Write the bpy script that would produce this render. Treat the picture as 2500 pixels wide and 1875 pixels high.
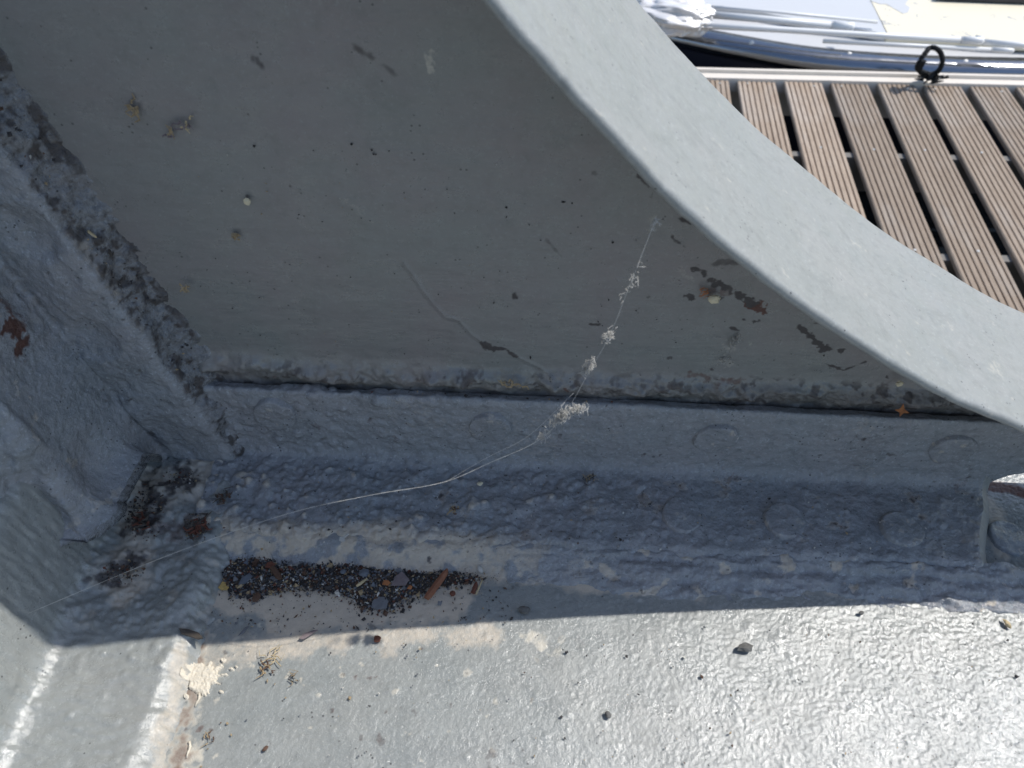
import bpy, math, random
import numpy as np
from mathutils import Matrix, Vector
random.seed(7); rng = np.random.default_rng(11)
for o in list(bpy.data.objects): bpy.data.objects.remove(o)
S = bpy.context.scene
COL = S.collection

# ------------------------------------------------------------------ camera
PW, PH, FP = 2500.0, 1875.0, 1850.0
CP, CR, CY = math.radians(46.48), math.radians(1.86), math.radians(-.9886)
CC = np.array([0.0, -.3446, .4456])
_f = np.array([math.sin(CY)*math.cos(CP), math.cos(CY)*math.cos(CP), -math.sin(CP)])
_r = np.array([math.cos(CY), -math.sin(CY), 0.0]); _u = np.cross(_r, _f)
_R = math.cos(CR)*_r + math.sin(CR)*_u; _U = -math.sin(CR)*_r + math.cos(CR)*_u
cam = bpy.data.cameras.new('camera'); cam_o = bpy.data.objects.new('camera', cam); COL.objects.link(cam_o)
cam_o.matrix_world = Matrix(((_R[0], _U[0], -_f[0], CC[0]), (_R[1], _U[1], -_f[1], CC[1]), (_R[2], _U[2], -_f[2], CC[2]), (0, 0, 0, 1)))
cam.sensor_fit = 'HORIZONTAL'; cam.sensor_width = 36; cam.lens = FP/PW*36
cam.clip_start = .01; cam.clip_end = 200
cam.dof.use_dof = True; cam.dof.focus_distance = .53; cam.dof.aperture_fstop = 14
S.camera = cam_o

# ------------------------------------------------------------------ sky, sun, exposure
SUN = Vector((.64, .252, 1.0)).normalized()
W = bpy.data.worlds.new('World'); S.world = W; W.use_nodes = True
nt = W.node_tree
sky = nt.nodes.new('ShaderNodeTexSky'); sky.sky_type = 'NISHITA'; sky.sun_disc = False; sky.dust_density = .8; sky.ozone_density = 1.6
sky.sun_elevation = math.asin(SUN.z); sky.sun_rotation = math.atan2(SUN.x, SUN.y)
bg = nt.nodes['Background']; bg.inputs['Strength'].default_value = .15
nt.links.new(sky.outputs['Color'], bg.inputs['Color'])
sl = bpy.data.lights.new('sun', 'SUN'); sl.energy = 3.7; sl.angle = math.radians(.53); sl.color = (1, .965, .91)
so = bpy.data.objects.new('sun', sl); COL.objects.link(so)
so.rotation_euler = SUN.to_track_quat('Z', 'Y').to_euler(); so.location = (2, 1, 3)
S.view_settings.view_transform = 'Standard'; S.view_settings.look = 'None'
S.view_settings.exposure = 0.12; S.view_settings.gamma = 1.0
S.view_settings.use_curve_mapping = False

# ------------------------------------------------------------------ helpers
def hit(px, py, n, c):
    """where the sight line through a photo pixel meets the plane n.p = c"""
    d = (px-PW/2)/FP*_R - (py-PH/2)/FP*_U + _f
    n = np.array(n, float); t = (c - n@CC)/(n@d); return CC + t*d
def on_deck(px, py, z=0.): return hit(px, py, (0, 0, 1), z)
def on_web(px, py, y=0.): return hit(px, py, (0, 1, 0), y)
LEAN = .23
def on_wall(px, py, w=-.25): return hit(px, py, (1, 0, LEAN), w)

M32 = np.uint32
def _h(ix, iy, iz, s):
    h = (ix.astype(np.int64)*374761393 + iy.astype(np.int64)*668265263 + iz.astype(np.int64)*2147483647 + s*1274126177) & 0xffffffff
    h = ((h ^ (h >> 13))*1103515245) & 0xffffffff
    h = ((h ^ (h >> 16))*668265263) & 0xffffffff
    return (h ^ (h >> 15)) & 0xffffffff
def hf(ix, iy, iz, s): return _h(ix, iy, iz, s)/4294967296.0
GR = np.array([(1,1,0),(-1,1,0),(1,-1,0),(-1,-1,0),(1,0,1),(-1,0,1),(1,0,-1),(-1,0,-1),(0,1,1),(0,-1,1),(0,1,-1),(0,-1,-1),(1,1,0),(-1,1,0),(0,-1,1),(0,-1,-1)], float)
def gn(P, f, s=0):
    """3-D gradient noise in about -1..1"""
    Q = P*f + 37.7; I = np.floor(Q); T = Q-I; I = I.astype(np.int64)
    u = T*T*T*(T*(T*6-15)+10); out = 0
    for a in (0, 1):
        for b in (0, 1):
            for c in (0, 1):
                g = GR[_h(I[..., 0]+a, I[..., 1]+b, I[..., 2]+c, s) & 15]
                d = g[..., 0]*(T[..., 0]-a)+g[..., 1]*(T[..., 1]-b)+g[..., 2]*(T[..., 2]-c)
                w = (u[..., 0] if a else 1-u[..., 0])*(u[..., 1] if b else 1-u[..., 1])*(u[..., 2] if c else 1-u[..., 2])
                out = out + w*d
    return out
def fbm(P, f, o=4, s=0, g=.5):
    r = 0; a = 1.; 
    for k in range(o): r = r + a*gn(P, f*2.03**k, s+k*17); a *= g
    return r
def blobs(P, f, s=0, dens=.6, rmin=.25, rmax=.6, ex=1.5):
    """rounded pimples of random size, 0..1"""
    Q = P*f; I = np.floor(Q).astype(np.int64); out = np.zeros(P.shape[:-1])
    for a in (-1, 0, 1):
        for b in (-1, 0, 1):
            for c in (-1, 0, 1):
                x, y, z = I[..., 0]+a, I[..., 1]+b, I[..., 2]+c
                c0 = np.stack((x+hf(x, y, z, s), y+hf(x, y, z, s+1), z+hf(x, y, z, s+2)), -1)
                r = rmin+(rmax-rmin)*hf(x, y, z, s+3); on = hf(x, y, z, s+4) < dens
                d2 = ((Q-c0)**2).sum(-1)/(r*r)
                out = np.maximum(out, np.where(on & (d2 < 1), np.clip(1-d2, 0, 1)**ex*(.4+.6*hf(x, y, z, s+5)), 0))
    return out
def sst(a, b, x): t = np.clip((x-a)/(b-a), 0, 1); return t*t*(3-2*t)
def A3(P, sx, sy, sz): return P*np.array([sx, sy, sz])

def new_obj(name, me, mats, parent=None):
    o = bpy.data.objects.new(name, me); COL.objects.link(o)
    for m in (mats if isinstance(mats, (list, tuple)) else [mats]):
        if m and not me.materials.get(m.name): me.materials.append(m)
    if parent: o.parent = parent
    return o
def raw_mesh(name, V, quads, smooth=True):
    me = bpy.data.meshes.new(name); V = np.asarray(V, np.float32); Q = np.asarray(quads, np.int32)
    k = Q.shape[1]
    me.vertices.add(len(V)); me.vertices.foreach_set('co', V.ravel())
    me.loops.add(Q.size); me.loops.foreach_set('vertex_index', Q.ravel())
    me.polygons.add(len(Q)); me.polygons.foreach_set('loop_start', np.arange(0, Q.size, k, dtype=np.int32))
    try: me.polygons.foreach_set('loop_total', np.full(len(Q), k, np.int32))
    except Exception: pass
    me.polygons.foreach_set('use_smooth', np.full(len(Q), smooth, bool))
    me.update(calc_edges=True); me.validate(); return me
def gquads(nu, nv, off=0, flip=False, mask=None):
    i = np.arange(nu*nv).reshape(nu, nv)+off
    q = np.stack((i[:-1, :-1], i[1:, :-1], i[1:, 1:], i[:-1, 1:]), -1)
    if flip: q = q[..., ::-1]
    if mask is not None: q = q[mask]
    return q.reshape(-1, 4)
def gnorm(P, flip=False):
    n = np.cross(np.gradient(P, axis=0), np.gradient(P, axis=1)); n /= np.linalg.norm(n, axis=-1, keepdims=True)+1e-12
    return -n if flip else n
def stain(me, c):
    a = me.attributes.new('stain', 'FLOAT_COLOR', 'POINT')
    a.data.foreach_set('color', np.clip(c, 0, 1).astype(np.float32).reshape(-1))
def seg_d(U, V, pts):
    """distance from surface points (U,V) to a polyline"""
    d = np.full(U.shape, 9.)
    if len(pts) == 1: return np.hypot(U-pts[0][0], V-pts[0][1])
    for (a, b), (c, e) in zip(pts[:-1], pts[1:]):
        l = (c-a)**2+(e-b)**2+1e-12; t = np.clip(((U-a)*(c-a)+(V-b)*(e-b))/l, 0, 1)
        d = np.minimum(d, np.hypot(U-a-t*(c-a), V-b-t*(e-b)))
    return d
def blot(P, iu, iv, pts3, r, soft, n, k=.6):
    """ragged stain round a polyline; n is a noise field"""
    d = seg_d(P[..., iu], P[..., iv], [(p[iu], p[iv]) for p in pts3])
    return sst(r+soft, r-soft, d + n*r*k)
def tag(o, label=None, cat=None, group=None, kind=None):
    if label: o['label'] = label
    if cat: o['category'] = cat
    if group: o['group'] = group
    if kind: o['kind'] = kind
    return o
def empty(name, loc=(0, 0, 0)):
    o = bpy.data.objects.new(name, None); COL.objects.link(o); o.location = loc; o.empty_display_size = .02; return o
class MB:
    """collects simple shapes into one mesh"""
    def __init__(s): s.v = []; s.f = []; s.m = []
    def add(s, vs, fs, m=0):
        b = len(s.v); s.v += [tuple(map(float, v)) for v in vs]; s.f += [tuple(i+b for i in f) for f in fs]; s.m += [m]*len(fs)
    def tube(s, pts, rad, n=8, cap=True, m=0):
        pts = [np.array(p, float) for p in pts]; b = []; 
        rad = rad if isinstance(rad, (list, tuple)) else [rad]*len(pts)
        for i, p in enumerate(pts):
            t = pts[min(i+1, len(pts)-1)]-pts[max(i-1, 0)]; t = t/(np.linalg.norm(t)+1e-12)
            a = np.cross(t, (0, 0, 1) if abs(t[2]) < .9 else (1, 0, 0)); a /= np.linalg.norm(a); c = np.cross(t, a)
            b += [p+rad[i]*(math.cos(2*math.pi*k/n)*a+math.sin(2*math.pi*k/n)*c) for k in range(n)]
        fs = [(i*n+k, i*n+(k+1) % n, (i+1)*n+(k+1) % n, (i+1)*n+k) for i in range(len(pts)-1) for k in range(n)]
        if cap: fs += [tuple(range(n))[::-1], tuple((len(pts)-1)*n+k for k in range(n))]
        s.add(b, fs, m)
    def box(s, lo, hi, m=0):
        (a, b, c), (d, e, f) = lo, hi
        s.add([(a,b,c),(d,b,c),(d,e,c),(a,e,c),(a,b,f),(d,b,f),(d,e,f),(a,e,f)], [(0,3,2,1),(4,5,6,7),(0,1,5,4),(1,2,6,5),(2,3,7,6),(3,0,4,7)], m)
    def build(s, name, mats, parent=None, smooth=False):
        me = bpy.data.meshes.new(name); me.from_pydata(s.v, [], s.f)
        o = new_obj(name, me, mats, parent)
        me.polygons.foreach_set('material_index', s.m); me.polygons.foreach_set('use_smooth', [smooth]*len(s.f)); me.update()
        return o

# ------------------------------------------------------------------ materials
def mat(name, col=(.5, .5, .5), rough=.6, metal=0., spec=.5):
    m = bpy.data.materials.new(name); m.use_nodes = True; b = m.node_tree.nodes['Principled BSDF']
    b.inputs['Base Color'].default_value = (*col, 1); b.inputs['Roughness'].default_value = rough
    b.inputs['Metallic'].default_value = metal; b.inputs['Specular IOR Level'].default_value = spec
    return m
class N:
    def __init__(s, m): s.t = m.node_tree; s.b = s.t.nodes['Principled BSDF']
    def n(s, ty, **kw):
        x = s.t.nodes.new(ty)
        for k, v in kw.items(): setattr(x, k, v)
        return x
    def l(s, a, b): s.t.links.new(a, b)
    def obj(s, scale=(1, 1, 1)):
        t = s.n('ShaderNodeTexCoord'); mp = s.n('ShaderNodeMapping'); mp.inputs['Scale'].default_value = scale
        s.l(t.outputs['Object'], mp.inputs['Vector']); return mp.outputs['Vector']
    def noise(s, v, sc, det=4, ro=.55, dist=0.):
        x = s.n('ShaderNodeTexNoise'); x.inputs['Scale'].default_value = sc; x.inputs['Detail'].default_value = det
        x.inputs['Roughness'].default_value = ro; x.inputs['Distortion'].default_value = dist; s.l(v, x.inputs['Vector']); return x.outputs['Fac']
    def ramp(s, v, a, b, ca=(0, 0, 0, 1), cb=(1, 1, 1, 1)):
        r = s.n('ShaderNodeValToRGB'); r.color_ramp.elements[0].position = a; r.color_ramp.elements[1].position = b
        r.color_ramp.elements[0].color = ca; r.color_ramp.elements[1].color = cb; s.l(v, r.inputs['Fac']); return r.outputs['Color']
    def mix(s, f, a, b, bt='MIX'):
        x = s.n('ShaderNodeMix', data_type='RGBA', blend_type=bt)
        for i, v in ((0, f), (6, a), (7, b)):
            if hasattr(v, 'links') or hasattr(v, 'is_linked'): s.l(v, x.inputs[i])
            else: x.inputs[i].default_value = v if i == 0 else ((*v, 1) if len(v) == 3 else v)
        return x.outputs[2]
    def math(s, op, a, b=0.):
        x = s.n('ShaderNodeMath', operation=op)
        for i, v in enumerate((a, b)):
            if hasattr(v, 'is_linked'): s.l(v, x.inputs[i])
            else: x.inputs[i].default_value = v
        return x.outputs[0]
    def bump(s, h, dist, strength=1., prev=None):
        x = s.n('ShaderNodeBump'); x.inputs['Distance'].default_value = dist; x.inputs['Strength'].default_value = strength
        s.l(h, x.inputs['Height'])
        if prev is not None: s.l(prev, x.inputs['Normal'])
        return x.outputs['Normal']

def paint(name, base, alt, rough=.36, fine=.00025, fscale=420, stretch=(1, 1, 1), k=1.):
    """old grey deck paint: mottled, brushed, with stains read from the mesh"""
    m = mat(name, base, rough, 0, .85); t = N(m); v = t.obj(); vs = t.obj(stretch)
    c = t.mix(t.ramp(t.noise(v, 14, 5, .6), .35, .65), base, alt)
    c = t.mix(t.math('MULTIPLY', t.ramp(t.noise(v, 75, 4, .6), .42, .7), .25*k), c, tuple(x*1.22 for x in base))
    c = t.mix(t.math('MULTIPLY', t.ramp(t.noise(v, 160, 5, .7), .50, .72), .42*k), c, tuple(x*.62 for x in base))
    c = t.mix(t.math('MULTIPLY', t.ramp(t.noise(v, 34, 6, .72, .6), .54, .70), .36*k), c, tuple(x*.60 for x in base))
    c = t.mix(t.math('MULTIPLY', t.ramp(t.noise(v, 420, 3, .7), .56, .70), .50*k), c, tuple(min(1, x*1.5) for x in base))
    # fine grit caught in the paint
    vo = t.n('ShaderNodeTexVoronoi', feature='F1'); vo.inputs['Scale'].default_value = 260; t.l(v, vo.inputs['Vector'])
    sp = t.math('MULTIPLY', t.math('LESS_THAN', vo.outputs['Distance'], .16), t.math('GREATER_THAN', t.noise(v, 60, 2), .60))
    c = t.mix(t.math('MULTIPLY', sp, .75), c, (.03, .028, .03))
    at = t.n('ShaderNodeAttribute', attribute_name='stain'); sep = t.n('ShaderNodeSeparateColor'); t.l(at.outputs['Color'], sep.inputs[0])
    rag = t.ramp(t.noise(v, 330, 4, .7), .3, .7)
    def sm(o, k=.55):   # break up the soft edge of a stain
        a = t.math('SUBTRACT', t.math('MULTIPLY', o, 1.+k), t.math('MULTIPLY', rag, k)); x = t.n('ShaderNodeClamp'); t.l(a, x.inputs[0]); return x.outputs[0]
    tan_c = t.mix(t.noise(v, 120, 4), (.46, .40, .32), (.68, .59, .47))
    rust_c = t.mix(t.noise(v, 240, 4), (.035, .014, .011), (.15, .055, .032))
    c = t.mix(sm(sep.outputs[0]), c, tan_c); c = t.mix(sm(at.outputs['Alpha']), c, (.62, .57, .47))
    c = t.mix(sm(sep.outputs[1], .4), c, rust_c); c = t.mix(sm(sep.outputs[2], .35), c, t.mix(t.noise(v, 260, 4), (.03, .028, .028), (.085, .07, .065)))
    t.l(c, t.b.inputs['Base Color'])
    st = t.math('MAXIMUM', sep.outputs[0], t.math('MAXIMUM', sep.outputs[1], sep.outputs[2]))
    ro = t.math('ADD', t.math('ADD', t.math('MULTIPLY', t.ramp(t.noise(v, 55, 5, .65), .35, .68), .26), rough-.11), t.math('MULTIPLY', st, .38))
    t.l(ro, t.b.inputs['Roughness'])
    n1 = t.bump(t.noise(vs, fscale, 5, .62), fine)
    n2 = t.bump(t.noise(v, 1400, 3, .6), fine*.22, 1., n1)
    t.l(n2, t.b.inputs['Normal'])
    return m
M_deck = paint('grey deck paint', (.262, .278, .268), (.288, .294, .276), .24, .00030, 950, (1, 1, 1), .9)
M_web = paint('grey bracket paint', (.205, .213, .198), (.228, .205, .198), .33, .0003, 240, (.35, 1, 1.6), .8)
M_ang = paint('thick grey paint', (.272, .290, .302), (.318, .312, .318), .10, .0021, 250, (1, 1, 1), 1.6)
M_fl = paint('grey flange paint', (.250, .260, .246), (.276, .278, .262), .42, .00022, 150, (1, 1, 1), 1.1)

# ------------------------------------------------------------------ the deck
def axis(lo, a, b, hi, d, big):
    L = np.arange(lo, a, big); R = np.arange(b, hi+big*.5, big)
    return np.concatenate((L, np.arange(a, b, d), R))
def paint_px(fn, l): return [fn(*p) for p in l]
xs = axis(-.40, -.215, .46, 1.5, .0008, .03); ys = axis(-1.3, -.238, .04, .16, .0008, .03)
P = np.stack(np.broadcast_arrays(xs[:, None], ys[None, :], 0.), -1).astype(float)
P[:, -1, 1] = .16
wr = sst(-.02, .30, P[..., 0]+.6*(-.16-P[..., 1]))            # the coat gets coarser to the right
dull = .45+.55*sst(-.35, .25, fbm(P, 30, 3, 77))
h = dull*(.00028*blobs(P, 330, 3, .55) + .00042*blobs(P, 190, 9, .3)) + .0004*blobs(P, 90, 19, .12) + .00022*fbm(P, 420, 2, 5)*(.6+.8*wr)
rid = 1-np.abs(fbm(A3(P, 1, 1.7, 1), 120, 3, 21)); rid = 1-np.abs(fbm(A3(P, 1, 1.5, 1), 250, 3, 21)); h += -.00035*wr*sst(.86, 1., rid) - .0004*wr*sst(.93, 1., 1-np.abs(fbm(P, 140, 3, 31)))
h += .0009*fbm(P, 14, 3, 8)
fade = sst(-.30, -.22, P[..., 0])*sst(.6, .5, P[..., 0])*sst(-.3, -.24, P[..., 1]); P[..., 2] += (h-.0006)*fade
n1, n2, n3 = fbm(P, 60, 4, 51), fbm(P, 22, 4, 61), fbm(P, 160, 3, 71)
C = np.zeros(P.shape[:2]+(4,))
D = on_deck
silt = blot(P, 0, 1, paint_px(D, [(560, 1455), (760, 1470), (930, 1470), (1080, 1450)]), .018, .008, n2+.3*n3, .8)
C[..., 0] = np.maximum.reduce([silt*1.25,
    blot(P, 0, 1, paint_px(D, [(1080, 1400), (1400, 1418), (1700, 1438)]), .006, .005, n1+n2, .9)*.9,
    blot(P, 0, 1, paint_px(D, [(1700, 1437), (2100, 1450), (2450, 1470)]), .003, .004, n1+n2, 1.2)*.8,
    blot(P, 0, 1, paint_px(D, [(520, 1580), (800, 1560), (1200, 1545)]), .008, .008, n1+n2, 1.3)*.55,
    blot(P, 0, 1, paint_px(D, [(2420, 1230), (2440, 1280), (2440, 1340)]), .008, .006, n1, 1.)*.7])
C[..., 3] = np.maximum.reduce([sst(.56, .78, .8*fbm(P, 95, 4, 81)+.4*n3+.25*n2)*sst(-.10, -.14, P[..., 1])*sst(.22, -.1, P[..., 0])*.55,
    blot(P, 0, 1, paint_px(D, [(1300, 1555), (1320, 1578)]), .004, .003, n1+n3, 1.3)*.6,
    blot(P, 0, 1, paint_px(D, [(478, 1570), (460, 1720), (430, 1900)]), .0075, .005, n1+n3, 1.)*.75])
C[..., 1] = np.maximum.reduce([blot(P, 0, 1, paint_px(D, [(482, 1565), (462, 1720), (425, 1900)]), .0045, .004, n1+n3, 1.2)*.6,
    sst(.62, .75, n1*.7+n3*.5)*.5*sst(.05, -.12, P[..., 0])])
crk = np.maximum(sst(.965, .99, rid), sst(.975, .995, 1-np.abs(fbm(P, 140, 3, 31))))*sst(-.25, .25, n1+n2)
C[..., 2] = np.maximum(sst(.55, .7, n3*.8+n1*.35)*.5*sst(-.06, -.1, P[..., 1])*sst(.1, .0, P[..., 0]), crk*wr*.55*fade)
C[..., 1] = np.maximum(C[..., 1], blot(P, 0, 1, paint_px(D, [(2425, 1190), (2465, 1192), (2540, 1215)]), .005, .003, n1, .9)*.95)
me = raw_mesh('deck', P.reshape(-1, 3), gquads(*P.shape[:2])); stain(me, C)
deck = tag(new_obj('deck', me, M_deck), kind='structure')
mb = MB(); mb.box((-.4, .1601, -.30), (1.5, .168, -.004)); mb.build('deck_edge', M_deck, deck)

# ------------------------------------------------------------------ bulwark wall and the angle bar at its foot
ys = axis(-1.2, -.26, .0, .3, .003, .04); zs = axis(0, .0, .33, .8, .003, .04)
P = np.stack(np.broadcast_arrays(0., ys[:, None], zs[None, :]), -1).astype(float); P[..., 0] = -.277-LEAN*P[..., 2]
P[..., 0] += .0012*fbm(P, 18, 4, 4)+.0006*blobs(P, 110, 13, .4)
V = P.reshape(-1, 3); nq = gquads(*P.shape[:2])
me = raw_mesh('plate', V, nq); C = np.zeros(P.shape[:2]+(4,)); n1 = fbm(P, 60, 4, 5)
C[..., 1] = sst(.45, .6, n1)*.6*sst(.08, .14, P[..., 2]); stain(me, C)
bul = tag(empty('bulwark', (0, 0, 0)), 'leaning grey painted steel bulwark plate along the left edge', 'wall')
new_obj('plate', me, M_ang, bul)
mb = MB(); mb.add([(-.2795, -1.2, 0), (-.2795, .3, 0), (-.2795-LEAN*.8, .3, .8), (-.2795-LEAN*.8, -1.2, .8)], [(0, 1, 2, 3)]); mb.build('back', M_ang, bul)

def resample(pts, d, rad=None):
    """polyline with rounded corners, evenly stepped"""
    out = [np.array(pts[0], float)]
    for i in range(1, len(pts)-1):
        p = np.array(pts[i], float); a = np.array(pts[i-1], float)-p; b = np.array(pts[i+1], float)-p
        r = rad[i] if rad else .002; la, lb = np.linalg.norm(a), np.linalg.norm(b); q = min(r, la*.45, lb*.45)
        p0, p1 = p+a/la*q, p+b/lb*q
        for t in np.linspace(0, 1, 9): out.append((1-t)**2*p0+2*t*(1-t)*p+t*t*p1)
    out.append(np.array(pts[-1], float)); out = np.array(out)
    L = np.r_[0, np.cumsum(np.linalg.norm(np.diff(out, axis=0), axis=1))]
    n = max(3, int(L[-1]/d)+1); s = np.linspace(0, L[-1], n)
    return np.stack([np.interp(s, L, out[:, k]) for k in range(out.shape[1])], 1)
# angle bar: profile in (w, z), w = distance along x before leaning
pf = resample([(-.277, .088), (-.268, .084), (-.2655, .076), (-.2655, .010), (-.196, .0105), (-.190, .006), (-.185, -.002)], .001, [0, .003, .004, .012, .005, .003, 0])
ys = axis(-1.2, -.26, .155, .156, .001, .03)
P = np.zeros((len(ys), len(pf), 3)); P[..., 1] = ys[:, None]; P[..., 2] = pf[None, :, 1]
P[..., 0] = pf[None, :, 0]-LEAN*pf[None, :, 1]
nn = gnorm(P); nn = nn if nn[3, 40, 0] > 0 else -nn; fl = gnorm(P)[3, 40, 0] < 0
wallp = sst(.012, .03, P[..., 2])
h = .0016*fbm(P, 22, 4, 3)+.0009*blobs(P, 130, 5, .5)*(1-.4*wallp)+.0007*fbm(A3(P, 1, 2.2, .5), 110, 3, 9)+.0008*wallp*fbm(A3(P, 1, 1.6, .7), 40, 3, 2)
shade_l = sst(-.16, -.14, P[..., 1]); h += shade_l*(.0028*fbm(P, 60, 4, 33)+.0018*blobs(P, 150, 35, .5)+.0008*fbm(P, 220, 3, 37))*(1-wallp)
P = P + nn*h[..., None]
C = np.zeros(P.shape[:2]+(4,)); n1, n2, n3 = fbm(P, 60, 4, 51), fbm(P, 25, 4, 61), fbm(P, 170, 3, 71)
Dp = lambda *p: on_deck(*p, z=.011)
C[..., 0] = np.maximum.reduce([blot(P, 0, 1, paint_px(Dp, [(300, 1440), (330, 1300), (370, 1190), (480, 1150)]), .016, .008, n2, .9)*.6,
     sst(.15, .45, n1+.3*n2)*.35*(1-wallp)*shade_l, blot(P, 0, 1, paint_px(Dp, [(445, 1560), (400, 1750), (370, 1880)]), .004, .003, n1, 1.)*.5])
C[..., 2] = np.maximum.reduce([blot(P, 0, 1, paint_px(Dp, [(350, 1270), (370, 1200), (450, 1160)]), .009, .006, n3+n1, 1.6)*.8,
     blot(P, 0, 1, paint_px(Dp, [(270, 1400), (330, 1370)]), .006, .004, n3+n1, 1.6)*.8])
C[..., 1] = blot(P, 0, 1, paint_px(Dp, [(350, 1280), (470, 1290)]), .006, .004, n3+n1, 1.4)*.45
C[..., 3] = blot(P, 0, 1, paint_px(Dp, [(470, 1620), (450, 1720)]), .006, .004, n1, 1.)*.3
me = raw_mesh('edge_angle_bar', P.reshape(-1, 3), gquads(*P.shape[:2], flip=bool(fl))); stain(me, C)
tag(new_obj('edge_angle_bar', me, M_deck), 'lumpy grey angle bar running along the foot of the left wall', 'angle bar')

# ------------------------------------------------------------------ the knee bracket
knee = tag(empty('knee_bracket', (0, 0, 0)), 'big grey painted steel knee bracket with curved flange, riveted to deck and wall', 'bracket')
WN = .072
near = [(1215, 0), (1330, 130), (1500, 320), (1700, 520), (1900, 690), (2100, 830), (2300, 950), (2500, 1040)]
cv = [(-.255, .76), (-.20, .64), (-.145, .535), (-.095, .455), (-.05, .392)]+[tuple(on_web(x, y, -WN)[[0, 2]]) for x, y in near]+[(.35, .1085), (.43, .094), (.52, .0855), (.62, .082)]
def catmull(p, n):
    p = np.array(p); q = np.vstack((2*p[0]-p[1], p, 2*p[-1]-p[-2])); o = []
    for i in range(1, len(q)-2):
        for t in np.linspace(0, 1, n, endpoint=False):
            a, b, c, d = q[i-1:i+3]; o.append(.5*((2*b)+(c-a)*t+(2*a-5*b+4*c-d)*t*t+(-a+3*b-3*c+d)*t**3))
    o.append(q[-2]); return np.array(o)
curve = catmull(cv, 24)
k = np.ones(9)/9
cs = curve.copy()
for j in (0, 1): cs[4:-4, j] = np.convolve(curve[:, j], k, 'valid')
curve = cs
# flange: closed rounded section swept along the curve
T = np.gradient(curve, axis=0); T /= np.linalg.norm(T, axis=1, keepdims=True); NU = np.stack((-T[:, 1], T[:, 0]), 1)
NU *= np.sign(NU[:, 1:2]+1e-9)
th = .0055
YF = np.interp(curve[:, 0], [.0, .06, .10, .14, .19, .245, .29, .345, .37, .41], [.15, .14, .13, .112, .100, .0775, .067, .062, .045, .022])  # out-of-view right end narrowed to let sunlight onto the deck behind the notch
yf = .088
sec = []
for a in np.linspace(-math.pi/2, math.pi/2, 9): sec.append((-WN+th/2-math.cos(a)*th/2, math.sin(a)*th/2-th/2))
sec += [(y, 0) for y in np.linspace(-WN+.006, yf-.006, 40)]
for a in np.linspace(math.pi/2, -math.pi/2, 9): sec.append((yf-th/2+math.cos(a)*th/2, math.sin(a)*th/2-th/2))
sec += [(y, -th) for y in np.linspace(yf-.006, -WN+.006, 12)]
sec = np.array(sec+[sec[0]])
P = np.zeros((len(curve), len(sec), 3)); P[..., 1] = sec[None, :, 0]
P[..., 1] = np.where(P[..., 1] > 0, P[..., 1]*YF[:, None]/yf, P[..., 1])
P[..., 0] = curve[:, None, 0]+NU[:, None, 0]*sec[None, :, 1]; P[..., 2] = curve[:, None, 1]+NU[:, None, 1]*sec[None, :, 1]
nn = np.stack(np.broadcast_arrays(NU[:, None, 0], 0., NU[:, None, 1]), -1)
P = P+nn*(.0009*fbm(P, 16, 3, 3)+.00035*fbm(P, 90, 3, 7))[..., None]
P[:, -1] = P[:, 0]
g = gnorm(P); fl = (g[60, 25]*nn[60, 0]).sum() < 0
me = raw_mesh('flange', P.reshape(-1, 3), gquads(*P.shape[:2], flip=bool(fl)))
C = np.zeros(P.shape[:2]+(4,)); n1, n2 = fbm(P, 55, 4, 5), fbm(P, 190, 3, 6)
C[..., 3] = sst(.55, .8, n1+.5*n2)*.3; stain(me, C)
new_obj('flange', me, M_fl, knee)

# web plate
def zc(x): return np.interp(x, curve[:, 0], curve[:, 1])
def znotch(x): return np.where(x < .334, -.01, .0285-.0165*np.clip(1-(x-.334)/.026, 0, 1)**2.6)
xs = np.unique(np.r_[np.arange(-.2, .40, .00085), np.arange(.40, .62, .004)])
xs = np.r_[np.linspace(-.50, -.2, 160)[:-1], xs]; nv = 400
top = np.minimum(zc(xs), 1.)-.003; bot = np.maximum(znotch(xs), 0.0)
tv = np.linspace(0, 1, nv)**1.05
P = np.zeros((len(xs), nv, 3)); P[..., 0] = xs[:, None]; P[..., 2] = bot[:, None]+(top-bot)[:, None]*tv
wx = -.277-LEAN*P[..., 2]; 
x, z = P[..., 0].copy(), P[..., 2].copy()
h = .0010*fbm(P, 9, 3, 3)+.0003*fbm(A3(P, .4, 1, 1.2), 60, 4, 6)+.00035*sst(.75, 1., blobs(P, 70, 3, .1))
# ragged weld along the foot of the web
bead = np.exp(-((z-.087+.003*fbm(P, 25, 3, 2)-.004*sst(-.12, -.2, x))/.0075)**2)
h += bead*(.0052+.0036*fbm(A3(P, 1, 1, 1.4), 55, 4, 12)+.0038*blobs(P, 75, 8, .5)+.0012*fbm(P, 190, 3, 15))
h += .0020*sst(.11, .08, z)*fbm(P, 90, 4, 10)
# long cracks and blisters
W_ = lambda *p: on_web(*p)
n1, n2, n3 = fbm(P, 60, 4, 51), fbm(P, 25, 4, 61), fbm(P, 190, 3, 71)
cr = [[(985, 640), (1040, 720), (1085, 772), (1120, 782), (1150, 815), (1185, 842)], [(1255, 868), (1300, 888), (1350, 915)], [(830, 480), (895, 535)]]
for c_ in cr[:2]: 
    d = seg_d(x, z, [(p[0], p[2]) for p in paint_px(W_, c_)]); h += .0006*np.exp(-((d)/.0013)**2)
d = seg_d(x, z, [(p[0], p[2]) for p in paint_px(W_, cr[2])]); h += .0005*np.exp(-(d/.004)**2)
C = np.zeros(P.shape[:2]+(4,))
nb = .5*n1+.8*n3+.5*fbm(P, 420, 2, 91)
def B(l, r, s=.0008, k=.6, n=None): return blot(P, 0, 2, paint_px(W_, l), r*.66, s*.8, nb, .6+k)
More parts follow.
